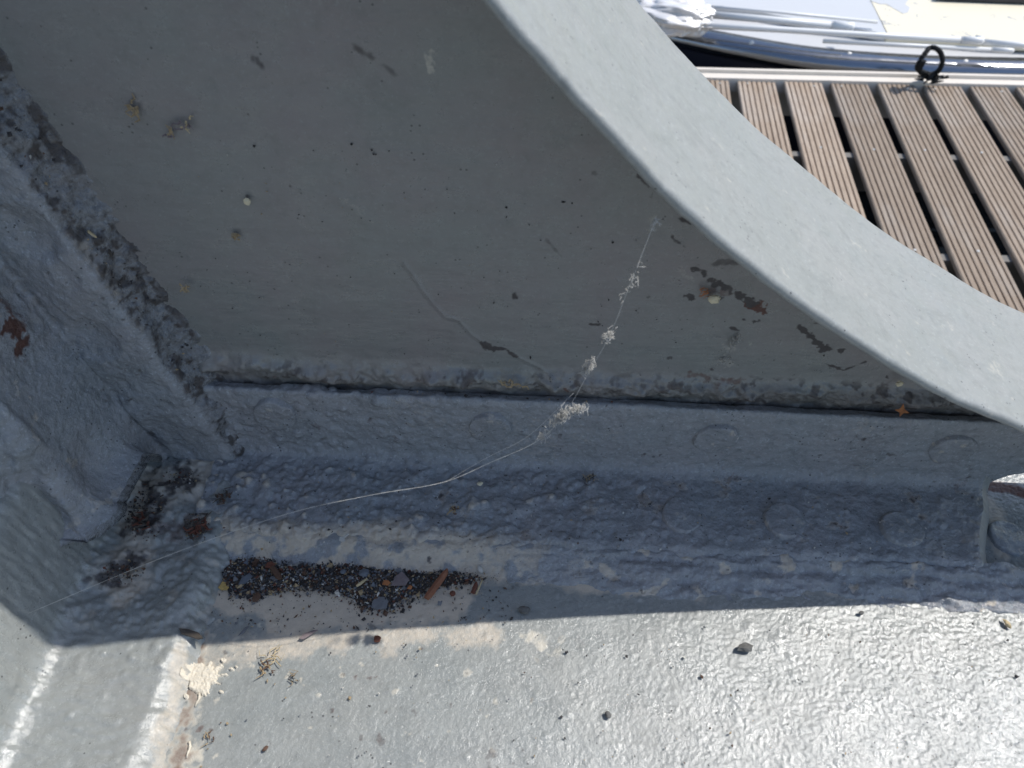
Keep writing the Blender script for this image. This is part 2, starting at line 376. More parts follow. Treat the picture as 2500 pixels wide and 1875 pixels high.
dark = [B([(1180, 838), (1205, 852)], .0034), B([(1205, 852), (1235, 852), (1256, 868)], .0026), B([(870, 118), (905, 138)], .0024, .002)*.8, B([(935, 158), (965, 182)], .0014, .002)*.6,
 B([(615, 140), (618, 146)], .0018, .001)*.7, B([(632, 152), (642, 162)], .0022, .001)*.8, B([(1665, 532), (1695, 548)], .0022), B([(1560, 425), (1585, 455)], .0016)*.8, B([(1605, 440), (1590, 480)], .0012)*.7,
 B([(1640, 578), (1670, 600)], .0016), B([(1700, 655), (1730, 685), (1790, 712)], .0026, .001, 1.2), B([(1790, 712), (1840, 738)], .0030, .001, 1.3), B([(1955, 800), (2000, 838)], .0022, .001, 1.4), B([(2005, 848), (2020, 852)], .0035),
 B([(2055, 858)], .0028), B([(2015, 888), (2060, 905)], .0015, .0007, 1.2), B([(2060, 905), (2112, 885)], .0012, .0006, .5), B([(1815, 782)], .0016), B([(1786, 803), (1804, 808)], .0014), B([(1438, 792), (1460, 792)], .0024),
 B([(1680, 722), (1690, 730)], .0026, .0008, 1.), B([(1748, 733), (1765, 730)], .002), B([(2213, 960)], .003), B([(605, 478)], .0012), B([(709, 455)], .0014), B([(800, 652)], .0016), B([(1255, 722)], .0022), B([(1450, 420)], .002)*.6,
 B([(1335, 585), (1370, 625)], .0012)*.5, B([(1395, 600)], .0013)*.5, B([(1755, 640), (1800, 640)], .003, .002, 1.5)*.7,
 B([(985, 640), (1040, 720), (1085, 772), (1120, 782), (1150, 815), (1185, 842)], .0004, .0005, .4)*.5, B([(1255, 868), (1300, 888), (1350, 915)], .0004, .0005, .4)*.5,
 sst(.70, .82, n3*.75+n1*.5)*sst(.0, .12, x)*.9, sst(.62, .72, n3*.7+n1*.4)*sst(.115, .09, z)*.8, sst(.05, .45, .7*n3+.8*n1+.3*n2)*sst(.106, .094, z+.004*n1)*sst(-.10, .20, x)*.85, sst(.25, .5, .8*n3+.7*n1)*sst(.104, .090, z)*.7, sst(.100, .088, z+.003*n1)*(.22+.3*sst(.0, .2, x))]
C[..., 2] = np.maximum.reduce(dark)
C[..., 1] = np.maximum.reduce([B([(1830, 738), (1862, 758)], .0036, .001, 1.1), B([(1385, 938), (1390, 945)], .003, .001, 1.)*.8, B([(1680, 915), (1800, 930)], .003, .003, 2.)*.6, B([(1730, 712), (1780, 715)], .004, .002, 1.5)*.5,
   sst(.5, .64, n1)*sst(.10, .09, z)*.5])
C[..., 3] = np.maximum.reduce([B([(1795, 830), (1785, 860), (1770, 880)], .006, .006, 1.6)*.33, B([(1660, 660), (1690, 685)], .004, .004, 1.2)*.25, B([(1597, 530), (1592, 560)], .004, .003)*.22, B([(1050, 140), (1055, 165)], .003, .002, 1.5)*.45])
C[..., 0] = np.maximum.reduce([B([(850, 490), (900, 540)], .004, .004, .8)*.25, sst(.1, .5, n2+.3*n1)*sst(.12, .085, z)*.10])
cut = (x[:-1, :-1] > (wx[:-1, :-1]-.003))
P[..., 1] = -h
q = gquads(len(xs), nv, mask=cut)
V = P.reshape(-1, 3); VB = V.copy(); VB[:, 1] = .009
# coarse back face and rim
st = 12; xb = xs[::st]; 
me = raw_mesh('web_plate', V, q); stain(me, C)
web = new_obj('web_plate', me, M_web, knee)
nb = 30; PB = np.zeros((len(xb), nb, 3)); PB[..., 0] = xb[:, None]; tb = np.linspace(0, 1, nb)
PB[..., 2] = bot[::st][:, None]+(top-bot)[::st][:, None]*tb; PB[..., 1] = .009
cutb = PB[:-1, :-1, 0] > -.28-LEAN*PB[:-1, :-1, 2]
me = raw_mesh('back_face', PB.reshape(-1, 3), gquads(len(xb), nb, flip=True, mask=cutb)); new_obj('back_face', me, M_web, web)
mb = MB(); xe = np.linspace(.334, .62, 40); ze = np.maximum(znotch(xe), 0)
for a, b, c, d in zip(xe[:-1], xe[1:], ze[:-1], ze[1:]): mb.add([(a, -.0098, c), (b, -.0098, d), (b, .009, d), (a, .009, c)], [(0, 1, 2, 3)])
mb.build('notch_edge', M_web, web, True)

# ---- bottom angle
Tk = .010
def leg_relief(P):
    x = P[..., 0]; z = P[..., 2]; y = P[..., 1]
    lump = sst(.20, -.05, x)
    horiz = sst(-.014, -.024, y)
    e = .0007*fbm(P, 20, 3, 1)
    e += horiz*(lump*(.0034*blobs(P, 105, 41, .5, .3, .7, .9)+.0024*fbm(P, 85, 3, 42)+.0026*blobs(P, 210, 44, .5, .25, .6, .9)-.0016*blobs(P, 170, 47, .3))+(1-lump)*(.0012*fbm(P, 75, 4, 42)+.0014*blobs(P, 150, 45, .4, .25, .6, .9)))
    e += (1-horiz)*(sst(.1, -.14, x)*(.0026*blobs(P, 115, 46, .6, .3, .7, .9)+.0012*fbm(P, 85, 3, 47))+.0008*fbm(A3(P, .8, 1, 1.1), 80, 3, 48)+.0010*sst(.35, .9, blobs(A3(P, .5, 1, 1.3), 60, 49, .3)))
    return e
XE = .330
pf = resample([(-.0006, .066), (-.0016, .0742), (-Tk+.001, .0765), (-Tk-.0005, .073), (-Tk-.001, .012), (-.074, .0105), (-.0785, .006), (-.082, -.002)], .0009, [0, .001, .002, .003, .011, .004, .003, 0])
xs1 = np.arange(-.215, XE, .00095)
P = np.zeros((len(xs1), len(pf), 3)); P[..., 0] = xs1[:, None]; P[..., 1] = pf[None, :, 0]; P[..., 2] = pf[None, :, 1]
# horizontal leg is cut back on a slant at its right-hand end
hz = sst(-.012, -.074, P[..., 1]); stretch = sst(.10, XE, xs1)[:, None]; P[..., 0] -= stretch*hz*.021
g = gnorm(P); fl = g[50, len(pf)//4, 1] > 0
nn = -g if fl else g
hh = leg_relief(P); edge = sst(.0, .004, np.minimum(np.arange(len(pf)), 40)[None, :]*.0004)
cre = P + nn*(hh*edge)[..., None]
n1, n2, n3 = fbm(cre, 60, 4, 51), fbm(cre, 25, 4, 61), fbm(cre, 190, 3, 71)
C = np.zeros(P.shape[:2]+(4,)); x = P[..., 0]; y = P[..., 1]; horiz = sst(-.012, -.02, y)
C[..., 0] = np.maximum.reduce([horiz*sst(.0016, .0034, hh+.0006*n1)*.65*sst(.25, .0, x), horiz*sst(-.060, -.076, y+.008*n2)*sst(.06, -.05, x)*.75, (1-horiz)*sst(.35, .6, n2)*.2, sst(.4, .62, n1+.2*n2)*.35*horiz])
C[..., 2] = np.maximum.reduce([sst(.66, .8, n3*.8+n1*.4)*.85, sst(.0735, .0755, P[..., 2])*sst(-.004, -.001, y)*sst(-.3, .2, n1)*.9])
C[..., 1] = sst(.62, .76, n1+.2*n3)*.35
me = raw_mesh('bottom_angle', cre.reshape(-1, 3), gquads(*P.shape[:2], flip=bool(fl))); stain(me, C)
bang = new_obj('bottom_angle', me, M_ang, knee)
# its upright leg carries on over the drain notch
xs2 = np.arange(XE-.006, .62, .0012); zt = np.linspace(0, 1, 60)
P = np.zeros((len(xs2), 66, 3)); P[..., 0] = xs2[:, None]; zb = np.where(xs2 < .334, .012, znotch(xs2))
P[:, :60, 1] = -Tk-.001; P[:, :60, 2] = zb[:, None]+(.074-zb)[:, None]*zt
tl = [(-Tk+.0002, .0762), (-Tk+.003, .0765), (-.006, .076), (-.003, .0752), (-.0016, .0742), (-.0006, .066)]
for i, (a, b) in enumerate(tl): P[:, 60+i, 1] = a; P[:, 60+i, 2] = b
P[:, :60, 1] -= leg_relief(P[:, :60]); P[:, :60, 1] += .0008*sst(XE, XE-.005, P[:, :60, 0])
me = raw_mesh('upright_end', P.reshape(-1, 3), gquads(*P.shape[:2])); stain(me, np.zeros((P.shape[0]*P.shape[1], 4))); new_obj('upright_end', me, M_ang, bang)
# slanted cut end of the flat leg
ii = [i for i in range(len(pf)) if pf[i, 0] <= -.0105 and pf[i, 1] < .03]
E_ = cre[-1, ii]; rows = []
for t in np.linspace(0, 1, 8): R_ = E_.copy(); R_[:, 0] += .009*math.sin(t*math.pi/2)*sst(.0, .01, E_[:, 2]); R_[:, 2] = E_[:, 2]*(1-t)-.001*t; R_[:, 1] -= .001*t; rows.append(R_)
P = np.array(rows); me = raw_mesh('cut_end', P.reshape(-1, 3), gquads(*P.shape[:2])); stain(me, np.zeros((P.shape[0]*P.shape[1], 4))); new_obj('cut_end', me, M_fl, bang)

# rivets, flush and painted over
def rivet(parent, c, n, r=.0142, tilt=(0, 0), dome=.0016, seed=0):
    n = Vector(n).normalized(); a = n.orthogonal().normalized(); b = n.cross(a)
    n2 = (n+a*tilt[0]+b*tilt[1]).normalized(); a = n2.orthogonal().normalized(); b = n2.cross(a)
    rr = [0, .3, .55, .75, .88, .94, .98, 1.0, 1.02, 1.06]; hhh = [1, .99, .97, .95, .93, .86, .6, .1, -.5, -1.6]
    V = []; nseg = 40
    for j, (q, e) in enumerate(zip(rr, hhh)):
        for k_ in range(nseg):
            t = 2*math.pi*k_/nseg; w = 1+.035*math.sin(2*t+seed)+.02*math.sin(5*t+seed*2)
            V.append(Vector(c)+(a*math.cos(t)+b*math.sin(t))*r*q*w+n2*dome*e)
    V = np.array(V).reshape(len(rr), nseg, 3); V = np.concatenate((V, V[:, :1]), 1)
    V = V+np.array(n2)*(.0014*fbm(V, 90, 4, seed))[..., None]
    g_ = gnorm(V)[5, 5]; m_ = raw_mesh('rivet', V.reshape(-1, 3), gquads(*V.shape[:2], flip=bool(g_@np.array(n2) < 0)))
    C = np.zeros((V.shape[0]*V.shape[1], 4)); nz = fbm(V, 150, 3, seed+3).reshape(-1); C[:, 0] = sst(.3, .6, nz)*.5; stain(m_, C)
    return new_obj('rivet', m_, M_ang, parent)
for i, (px, py) in enumerate([(672, 1012), (1196, 1045), (1748, 1072), (2325, 1098)]): rivet(bang, on_web(px, py, -.0112), (0, -1, 0), .0148, (.05+.03*math.sin(i*2.), .06), .0021, i)
for i, (px, py) in enumerate([(1665, 1257), (1916, 1272), (2203, 1292)]): rivet(bang, on_deck(px, py, .0112), (0, 0, 1), .0142, (.05, -.07+.03*math.sin(i*3.)), .0021, i+7)

rivet(deck, on_deck(2462, 1312, .0006), (0, 0, 1), .0130, (.03, -.03), .0014, 19)
# weld along the toe of the angle
sx = np.arange(-.197, .62, .001); pv = resample([(-.072, .0085), (-.080, .0085), (-.087, .0035), (-.097, -.0015)], .0008, [0, .006, .01, 0])
P = np.zeros((len(sx), len(pv), 3)); P[..., 0] = sx[:, None]; P[..., 1] = pv[None, :, 0]; P[..., 2] = pv[None, :, 1]
wv = sst(-.05, .10, sx)[:, None]
P[..., 1] -= (.006*wv)*sst(-.078, -.095, pv[None, :, 0]); wob = .004*fbm(A3(P, 1, 0, 0), 18, 3, 3); P[..., 1] += wob
over = sst(.318, .345, sx)[:, None]; P[..., 2] -= over*np.clip(pv[None, :, 1]-.002, 0, 1)
Q = P.copy(); Q[..., 0] += .6*P[..., 1]
h = wv*(.0016*fbm(A3(Q, 1, .8, 1), 70, 3, 4)+.0022*fbm(A3(P, .6, 1.6, 1), 85, 3, 16)+.0016*blobs(A3(Q, 1, .7, 1), 100, 6, .5)-.002*np.exp(-((P[..., 1]+.0835+.004*fbm(A3(P, 1, 0, 0), 14, 3, 8))/.0022)**2)+.0008*fbm(P, 210, 3, 18))+(1-wv)*.0012*fbm(P, 60, 3, 8)
g = gnorm(P); fl = g[80, 5, 2] < 0; g = -g if fl else g
P = P+g*h[..., None]
C = np.zeros(P.shape[:2]+(4,)); n1 = fbm(P, 60, 4, 9); n2 = fbm(P, 200, 3, 5)
C[..., 0] = np.maximum((1-wv)*sst(-.4, .1, n1)*.85, sst(.35, .6, n1)*.7); C[..., 2] = sst(.6, .75, n2*.8+n1*.3)*.8
me = raw_mesh('weld_bead', P.reshape(-1, 3), gquads(*P.shape[:2], flip=bool(fl))); stain(me, C); new_obj('weld_bead', me, M_ang, knee)

# ---- wall angle: section in (w, y) swept up the leaning corner
pf = resample([(-.174, .003), (-.183, -.0015), (-.191, -.008), (-.2005, -.0215), (-.244, -.0200), (-.2485, -.0185), (-.250, -.088), (-.262, -.0955), (-.278, -.110)], .0011, [0, .006, .006, .004, .004, .004, .010, .006, 0])
zs = np.r_[np.arange(0, .33, .0012), np.arange(.33, .66, .008)]
zbv = .0095+.028*sst(-.022, -.04, pf[:, 1])
P = np.zeros((len(zs), len(pf), 3)); t = zs/zs[-1]
Z = zbv[None, :]+(zs[-1]-zbv[None, :])*t[:, None]; P[..., 2] = Z; P[..., 1] = pf[None, :, 1]; P[..., 0] = pf[None, :, 0]-LEAN*Z
g = gnorm(P); fl = g[50, 70, 0] < 0; g = -g if fl else g
rr = np.clip(1-(Z-zbv[None, :])/.016, 0, 1); rnd = -.013*(1-np.sqrt(np.clip(1-rr**2, 0, 1)))*sst(-.024, -.034, pf[None, :, 1])
y = P[..., 1]; toe = sst(-.0215, -.016, y)*sst(.002, -.001, y); wl = sst(-.026, -.04, y)
h = .0036*fbm(P, 18, 2, 1)+(.0007*fbm(A3(P, 1, 1, .5), 60, 4, 2)+.0016*blobs(A3(P, 1, 1, .6), 90, 5, .4, .3, .7, 1.))*(1-.35*wl)+.0007*fbm(P, 200, 3, 7)
h += toe*(.0030*fbm(P, 70, 4, 8)+.0022*blobs(P, 80, 9, .5)+.0010*fbm(P, 210, 3, 3))
h += sst(-.085, -.095, y)*(.0065*fbm(A3(P, 1, 1, .35), 55, 4, 12)+.002*blobs(A3(P, 1, 1, .5), 110, 22, .5))
cb = sst(-.078, -.084, y)*sst(-.1, -.09, y); h += -.0035*cb*sst(-.2, .3, fbm(P, 25, 3, 14))
# covered rivet heads on the leg against the web and on the wall leg
for px, py, r_, a_ in [(225, 832, .017, .0045), (62, 572, .018, .004), (400, 1045, .014, .0028)]:
    c_ = on_web(px, py, -.021); d_ = np.hypot(P[..., 0]-c_[0], P[..., 2]-c_[2]); h += (1-wl)*(1-toe)*a_*np.clip(1-(d_/r_)**2, 0, 1)**.9
for px, py, r_, a_ in [(235, 1120, .018, .005)]:
    c_ = on_wall(px, py, -.25); d_ = np.hypot(P[..., 1]-c_[1], P[..., 2]-c_[2]); h += wl*a_*np.clip(1-(d_/(r_*1.3))**2, 0, 1)**1.5
P = P+g*(h+rnd)[..., None]
cap = P[0].copy(); cap[:, 0] = np.minimum(cap[:, 0], -.278); cap[:, 2] += .002; web_i = pf[:, 1] > -.022; cap[web_i] = P[0][web_i]; cap[web_i, 1] = .002
P = np.concatenate((cap[None], P), 0); h = np.concatenate((h[:1], h), 0); toe = np.concatenate((toe[:1], toe), 0); wl = np.concatenate((wl[:1], wl), 0)
C = np.zeros(P.shape[:2]+(4,)); n1, n2, n3 = fbm(P, 60, 4, 51), fbm(P, 25, 4, 61), fbm(P, 190, 3, 71)
Wl = lambda *p: on_wall(*p)
C[..., 1] = np.maximum.reduce([wl*blot(P, 1, 2, paint_px(Wl, [(-40, 690), (10, 720), (40, 770), (38, 790)]), .006, .002, n1+n3+.6*fbm(P, 380, 2, 7), 1.5), wl*blot(P, 1, 2, paint_px(Wl, [(55, 835), (48, 862)]), .003, .0015, n1+n3, 1.3), toe*sst(.45, .65, n1+.2*n3)*.6])
C[..., 2] = np.maximum.reduce([toe*(.42+.5*sst(-.1, .4, n3+.6*n1+.3*n2)), (1-wl)*sst(.7, .85, n3+.4*n1)*.8, toe*sst(-.006, -.001, np.broadcast_to(np.r_[pf[:, 1]][None], toe.shape))*sst(-.5, .1, n1)*.8, wl*blot(P, 1, 2, paint_px(Wl, [(15, 1222), (22, 1250)]), .003, .001, n1, .6)])
C[..., 0] = np.maximum(toe*sst(.2, .5, n2+.4*n1)*.5, wl*sst(.42, .6, n1)*.4)
me = raw_mesh('wall_angle', P.reshape(-1, 3), gquads(*P.shape[:2], flip=bool(fl))); stain(me, C); wang = new_obj('wall_angle', me, M_ang, knee)

# ------------------------------------------------------------------ small rubbish on the deck
def cm(name, c, r=.8, var=.3, sc=300, spec=.3):
    m = mat(name, c, r, 0, spec); t = N(m); v = t.obj()
    t.l(t.mix(t.noise(v, sc, 4), tuple(x*(1-var) for x in c), tuple(min(1, x*(1+var)) for x in c)), t.b.inputs['Base Color'])
    t.l(t.bump(t.noise(v, sc*2.5, 3), .0003), t.b.inputs['Normal']); return m
K = {'char': cm('charcoal grit', (.045, .042, .043)), 'brown': cm('brown grit', (.11, .065, .045)), 'grey': cm('grey stone', (.17, .175, .185)),
     'white': cm('pale grit', (.55, .53, .48)), 'rust': cm('rusty flake', (.15, .06, .04)), 'tan': cm('tan husk', (.36, .27, .16)),
     'wood': cm('reddish wood', (.24, .105, .06), .8, .5, 220), 'yellow': cm('yellow leaf', (.52, .36, .13)), 'blue': cm('blue grey stone', (.13, .145, .17)),
     'orange': cm('orange leaf', (.42, .17, .07)), 'dstone': cm('stone crumb', (.13, .128, .12), .9, .6), 'purple': cm('purple grey flake', (.21, .17, .17)),
     'straw': cm('straw', (.50, .40, .24)), 'black': cm('black twig', (.012, .012, .014)), 'cream': cm('cream chip', (.68, .60, .42)), 'mud': cm('dark silt', (.085, .072, .06))}
OCT = np.array([(1, 0, 0), (-1, 0, 0), (0, 1, 0), (0, -1, 0), (0, 0, 1), (0, 0, -1)], float)
OF = np.array([(0, 2, 4), (2, 1, 4), (1, 3, 4), (3, 0, 4), (2, 0, 5), (1, 2, 5), (3, 1, 5), (0, 3, 5)])
def grains(name, pts, sizes, mats, weights, flat=.6, label=None, normal=None):
    n = len(pts); V = np.repeat(OCT[None], n, 0)*(1+.45*rng.uniform(-1, 1, (n, 6, 1)))
    V *= np.stack((rng.uniform(.5, 1.35, n), rng.uniform(.5, 1., n), rng.uniform(.35, .9, n)*flat*1.5), -1)[:, None, :]
    q = rng.normal(size=(n, 4)); q[:, 1:3] *= .45; q /= np.linalg.norm(q, axis=1, keepdims=True)
    w, x, y, z = q.T
    Rm = np.stack((np.stack((1-2*(y*y+z*z), 2*(x*y-z*w), 2*(x*z+y*w)), -1), np.stack((2*(x*y+z*w), 1-2*(x*x+z*z), 2*(y*z-x*w)), -1), np.stack((2*(x*z-y*w), 2*(y*z+x*w), 1-2*(x*x+y*y)), -1)), 1)
    V = np.einsum('nij,nkj->nki', Rm, V)*np.asarray(sizes)[:, None, None]+np.asarray(pts)[:, None, :]
    Fc = (OF[None]+6*np.arange(n)[:, None, None]).reshape(-1, 3)
    me = raw_mesh(name, V.reshape(-1, 3), Fc, False); o = new_obj(name, me, [K[m] for m in mats])
    mi = np.repeat(rng.choice(len(mats), n, p=np.array(weights)/sum(weights)), 8).astype(np.int32); me.polygons.foreach_set('material_index', mi); me.update()
    return tag(o, label, 'grit', kind='stuff')
gx = [540, 560, 600, 650, 700, 760, 800, 850, 900, 950, 1000, 1050, 1100, 1150, 1185]
g0 = [1400, 1364, 1361, 1367, 1388, 1386, 1377, 1366, 1369, 1378, 1386, 1392, 1396, 1402, 1412]
g1 = [1410, 1448, 1458, 1442, 1436, 1440, 1440, 1460, 1478, 1482, 1462, 1438, 1432, 1426, 1414]
pts = []; sz = []
pv_ = rng.uniform(538, 1188, 62000); tv_ = rng.uniform(-.4, 1.4, 62000)
for px, t in zip(pv_, tv_):
    a, b = np.interp(px, gx, g0), np.interp(px, gx, g1)
    py = a+(b-a)*t; p = on_deck(px, py); e = 1-abs(2*t-1); nz = math.sin(px*.031)*math.sin(py*.06+px*.013)
    dens = (b-a)/90*(.35+.65*max(0, e))*(.75+.25*nz)
    if px > 1010: dens *= .55
    if e < 0: dens *= 1.3*math.exp(e*4.5)
    if random.random() > dens*.66: continue
    s = .0006*math.exp(random.gauss(0, .55)); 
    if random.random() < .04: s *= 2.2
    pts.append(p+np.array([0, 0, .0003+.0035*max(0, e)*random.random()*(b-a)/90])); sz.append(min(s, .0024))
grains('grit_pile', pts, sz, ['char', 'brown', 'grey', 'white', 'rust', 'tan', 'blue'], [42, 16, 16, 7, 6, 8, 5], label='dark pile of mixed grit and plant crumbs on the shaded deck')
# silt lying under the pile
nx, nyv = 160, 18; P = np.zeros((nx, nyv, 3))
for i, px in enumerate(np.linspace(545, 1180, nx)):
    a, b = np.interp(px, gx, g0)+3, np.interp(px, gx, g1)-3
    for j in range(nyv): t = j/(nyv-1); P[i, j] = on_deck(px, a+(b-a)*t); P[i, j, 2] = -.001+.0034*math.sin(math.pi*t)*(b-a)/90
P[..., 2] += .0006*fbm(P, 200, 3, 2)
g = gnorm(P); me = raw_mesh('silt_bed', P.reshape(-1, 3), gquads(nx, nyv, flip=bool(g[50, 9, 2] < 0)))
tag(new_obj('silt_bed', me, K['mud']), 'dark silt bed under the grit pile on the deck', 'silt', kind='stuff')
def scatter(name, n, x0, x1, y0, y1, plane, smin, smax, mats, w, label, cond=None):
    P_, S_ = [], []
    while len(P_) < n:
        px, py = random.uniform(x0, x1), random.uniform(y0, y1)
        if cond and not cond(px, py): continue
        P_.append(plane(px, py)); S_.append(random.uniform(smin, smax)*(1 if random.random() < .85 else 1.7))
    return grains(name, P_, S_, mats, w, .55, label)
scatter('loose_grit', 420, 480, 1250, 1385, 1560, lambda a, b: on_deck(a, b, .0008), .0003, .0009, ['char', 'brown', 'grey', 'tan'], [5, 3, 2, 2], 'loose dark crumbs scattered on the tan silted deck round the pile', lambda a, b: b < 1560-.05*(a-500))
scatter('fine_dust', 2600, 520, 1220, 1345, 1500, lambda a, b: on_deck(a, b, .0007), .00016, .0004, ['char', 'brown', 'grey', 'tan', 'mud'], [5, 3, 3, 3, 3], 'fine dust and crumbs fringing the dark grit pile', lambda a, b: random.random() < math.exp(-max(0, np.interp(a, gx, g0)-b, b-np.interp(a, gx, g1))/9.))
scatter('sunlit_specks', 150, 480, 2500, 1500, 1875, lambda a, b: on_deck(a, b, .0012), .0003, .0010, ['char', 'brown', 'grey', 'tan', 'white'], [4, 2, 2, 3, 2], 'tiny dark and straw specks scattered over the sunlit deck', lambda a, b: b > 1590-.05*(a-500))
scatter('angle_specks', 330, 520, 2380, 1140, 1345, lambda a, b: on_deck(a, b, .0125), .0003, .00085, ['char', 'white', 'tan', 'brown'], [6, 2, 2, 2], 'tiny specks of dirt on the flat leg of the bracket angle')
scatter('corner_litter', 520, 250, 520, 1130, 1440, lambda a, b: on_deck(a, b, .0118), .0003, .0011, ['char', 'brown', 'white', 'tan', 'mud', 'rust'], [6, 3, 1, 2, 3, 1], 'dark plant crumbs gathered in the shaded corner by the left wall', lambda a, b: min(math.hypot((a-350)/60, (b-1250)/75), math.hypot((a-480)/36, (b-1285)/45), math.hypot((a-545)/26, (b-1215)/26), math.hypot((a-300)/60, (b-1395)/32), math.hypot((a-440)/45, (b-1165)/26)) < .55+.5*random.random())
scatter('ledge_specks', 110, 900, 2480, 0, 20, lambda a, b: on_web(a, 951+(a-947)*.052+b, -.007), .0003, .0009, ['char', 'white', 'tan', 'rust'], [6, 1, 2, 2], 'dirt crumbs lying along the top edge of the bracket angle')
scatter('web_specks', 150, 480, 2150, 350, 930, lambda a, b: on_web(a, b, -.0012), .00025, .0007, ['black', 'white', 'tan'], [7, 1, 1], 'tiny dark specks stuck on the shaded bracket web', lambda a, b: b > 1.12*(a-400) -1400 and b > 300+(a-1100)*.62 and b > 1.5*(480-a)+900-700)
def toe_pt(a, b):
    t = random.random(); p = np.array([-.190+random.uniform(-.012, .004), random.uniform(-.019, -.003), .08+.2*t]); p[0] += -LEAN*p[2]; return p
scatter('seam_litter', 170, 0, 1, 0, 1, toe_pt, .0004, .0014, ['char', 'mud', 'tan', 'brown', 'white'], [7, 5, 2, 2, .6], 'dark litter caught in the seam of the left wall angle')

# --- pieces one can point at
def frame(n, spin):
    n = Vector(n).normalized(); a = Vector((1, 0, 0)); a = (a-n*a.dot(n)).normalized() if abs(n.x) < .9 else Vector((0, 1, 0)); b = n.cross(a)
    c, s = math.cos(spin), math.sin(spin); return np.array([a*c+b*s, b*c-a*s, n])
def chip(name, c, poly, thick, m, label, cat, n=(0, 0, 1), spin=0., curl=0., group=None):
    """flat irregular flake; poly in millimetres"""
    F_ = frame(n, spin); mb = MB(); k_ = len(poly); P2 = np.array(poly, float)*.001; ctr = P2.mean(0); mid = (P2+ctr)/2
    R2 = np.abs(P2).max()+1e-9
    def pt(p, z): return np.array(c)+p[0]*F_[0]+p[1]*F_[1]+(z+curl*((p[0]/R2)**2)*.001)*F_[2]
    vs = [pt(p, thick) for p in P2]+[pt(p, thick*1.25) for p in mid]+[pt(ctr, thick*1.3)]+[pt(p, 0) for p in P2]
    fs = [(i, (i+1) % k_, k_+(i+1) % k_, k_+i) for i in range(k_)]+[(k_+i, k_+(i+1) % k_, 2*k_) for i in range(k_)]
    fs += [(2*k_+1+i, 2*k_+1+(i+1) % k_, (i+1) % k_, i) for i in range(k_)]+[tuple(2*k_+1+i for i in range(k_))[::-1]]
    mb.add(vs, fs); return tag(mb.build(name, K[m], None, False), label, cat, group)
def rpoly(rx, ry, n=9, j=.25, seed=0):
    r = random.Random(seed); return [(rx*math.cos(2*math.pi*i/n)*(1+r.uniform(-j, j)), ry*math.sin(2*math.pi*i/n)*(1+r.uniform(-j, j))) for i in range(n)]
import bmesh
def pebble(name, c, r3, m, label, cat, seed=0, spin=0., n=(0, 0, 1), group=None, jag=.25):
    bm = bmesh.new(); bmesh.ops.create_icosphere(bm, subdivisions=2, radius=1.); F_ = frame(n, spin); V = np.array([v.co for v in bm.verts])
    V *= (1+jag*fbm(V, 1.3, 3, seed))[:, None]
    for v, p in zip(bm.verts, V): p = p*np.array(r3)*.001; v.co = Vector(np.array(c)+p[0]*F_[0]+p[1]*F_[1]+(p[2]+r3[2]*.0006)*F_[2])
    me = bpy.data.meshes.new(name); bm.to_mesh(me); bm.free(); return tag(new_obj(name, me, K[m]), label, cat, group)
def splinter(name, a, b, w, t, m, label, cat, seed=0, z=.0015):
    a, b = np.array(a), np.array(b); d = b-a; L = np.linalg.norm(d); d /= L; s = np.cross(d, (0, 0, 1)); s /= np.linalg.norm(s); r = random.Random(seed)
    mb = MB(); vs = []; n = 9
    for i in range(n):
        f = i/(n-1); ww = w*(.55+.45*math.sin(math.pi*min(1, .2+f*.75)))*(1+r.uniform(-.12, .12)); p = a+d*L*f+np.array([0, 0, z])
        if i == n-1: ww *= .45
        up = np.array([0, 0, 1.])
        vs += [p-s*ww, p-s*ww*.7+up*t, p+s*ww*.1+up*t*1.2, p+s*ww*.75+up*t*.8, p+s*ww, p-up*.0003]
    fs = [(i*6+k_, i*6+(k_+1) % 6, (i+1)*6+(k_+1) % 6, (i+1)*6+k_) for i in range(n-1) for k_ in range(6)]+[tuple(range(6))[::-1], tuple((n-1)*6+k_ for k_ in range(6))]
    mb.add(vs, fs); return tag(mb.build(name, K[m]), label, cat)
def tuft(name, c, n_, L, r, m, label, cat, seed=0, nrm=(0, 0, 1), core=None):
    """little bundle of bent plant fibres"""
    R_ = random.Random(seed); mb = MB(); F_ = frame(nrm, 0); c = np.array(c)
    for i in range(n_):
        a = R_.uniform(0, 2*math.pi); l = L*R_.uniform(.4, 1); o = np.array([R_.gauss(0, .3)*L, R_.gauss(0, .3)*L, r])
        b = [o+np.array([math.cos(a+k_*.35*R_.uniform(-1, 1))*l*k_/3, math.sin(a+k_*.3*R_.uniform(-1, 1))*l*k_/3, R_.uniform(0, L*.25)*k_/3]) for k_ in range(4)]
        mb.tube([c+p@F_ for p in b], [r, r*.9, r*.7, r*.3], 4, True, i % 2 if core else 0)
    return tag(mb.build(name, [K[m]]+([K[core]] if core else [])), label, cat)
Dk = lambda x, y, z=.001: on_deck(x, y, z)
splinter('wood_splinter', Dk(1041, 1468), Dk(1093, 1398), .0024, .0022, 'wood', 'long reddish wood splinter lying across the right end of the grit pile', 'splinter', 1, .003)
splinter('wood_splinter', Dk(1154, 1452), Dk(1164, 1426), .0016, .0018, 'rust', 'short dark red wood stub just right of the long splinter', 'splinter', 2)
splinter('straw_stalk', Dk(1162, 1454), Dk(1178, 1418), .0006, .0007, 'straw', 'thin pale straw leaning against the short red wood stub', 'straw', 3)
splinter('bark_strip', Dk(668, 1393), Dk(688, 1422), .0022, .0016, 'brown', 'dark brown bark strip sunk in the left half of the grit pile', 'bark', 4, .004)
splinter('grass_stalk', Dk(872, 1438), Dk(898, 1420), .0009, .0008, 'straw', 'pale grass stalk in the middle of the grit pile', 'straw', 5, .0035)
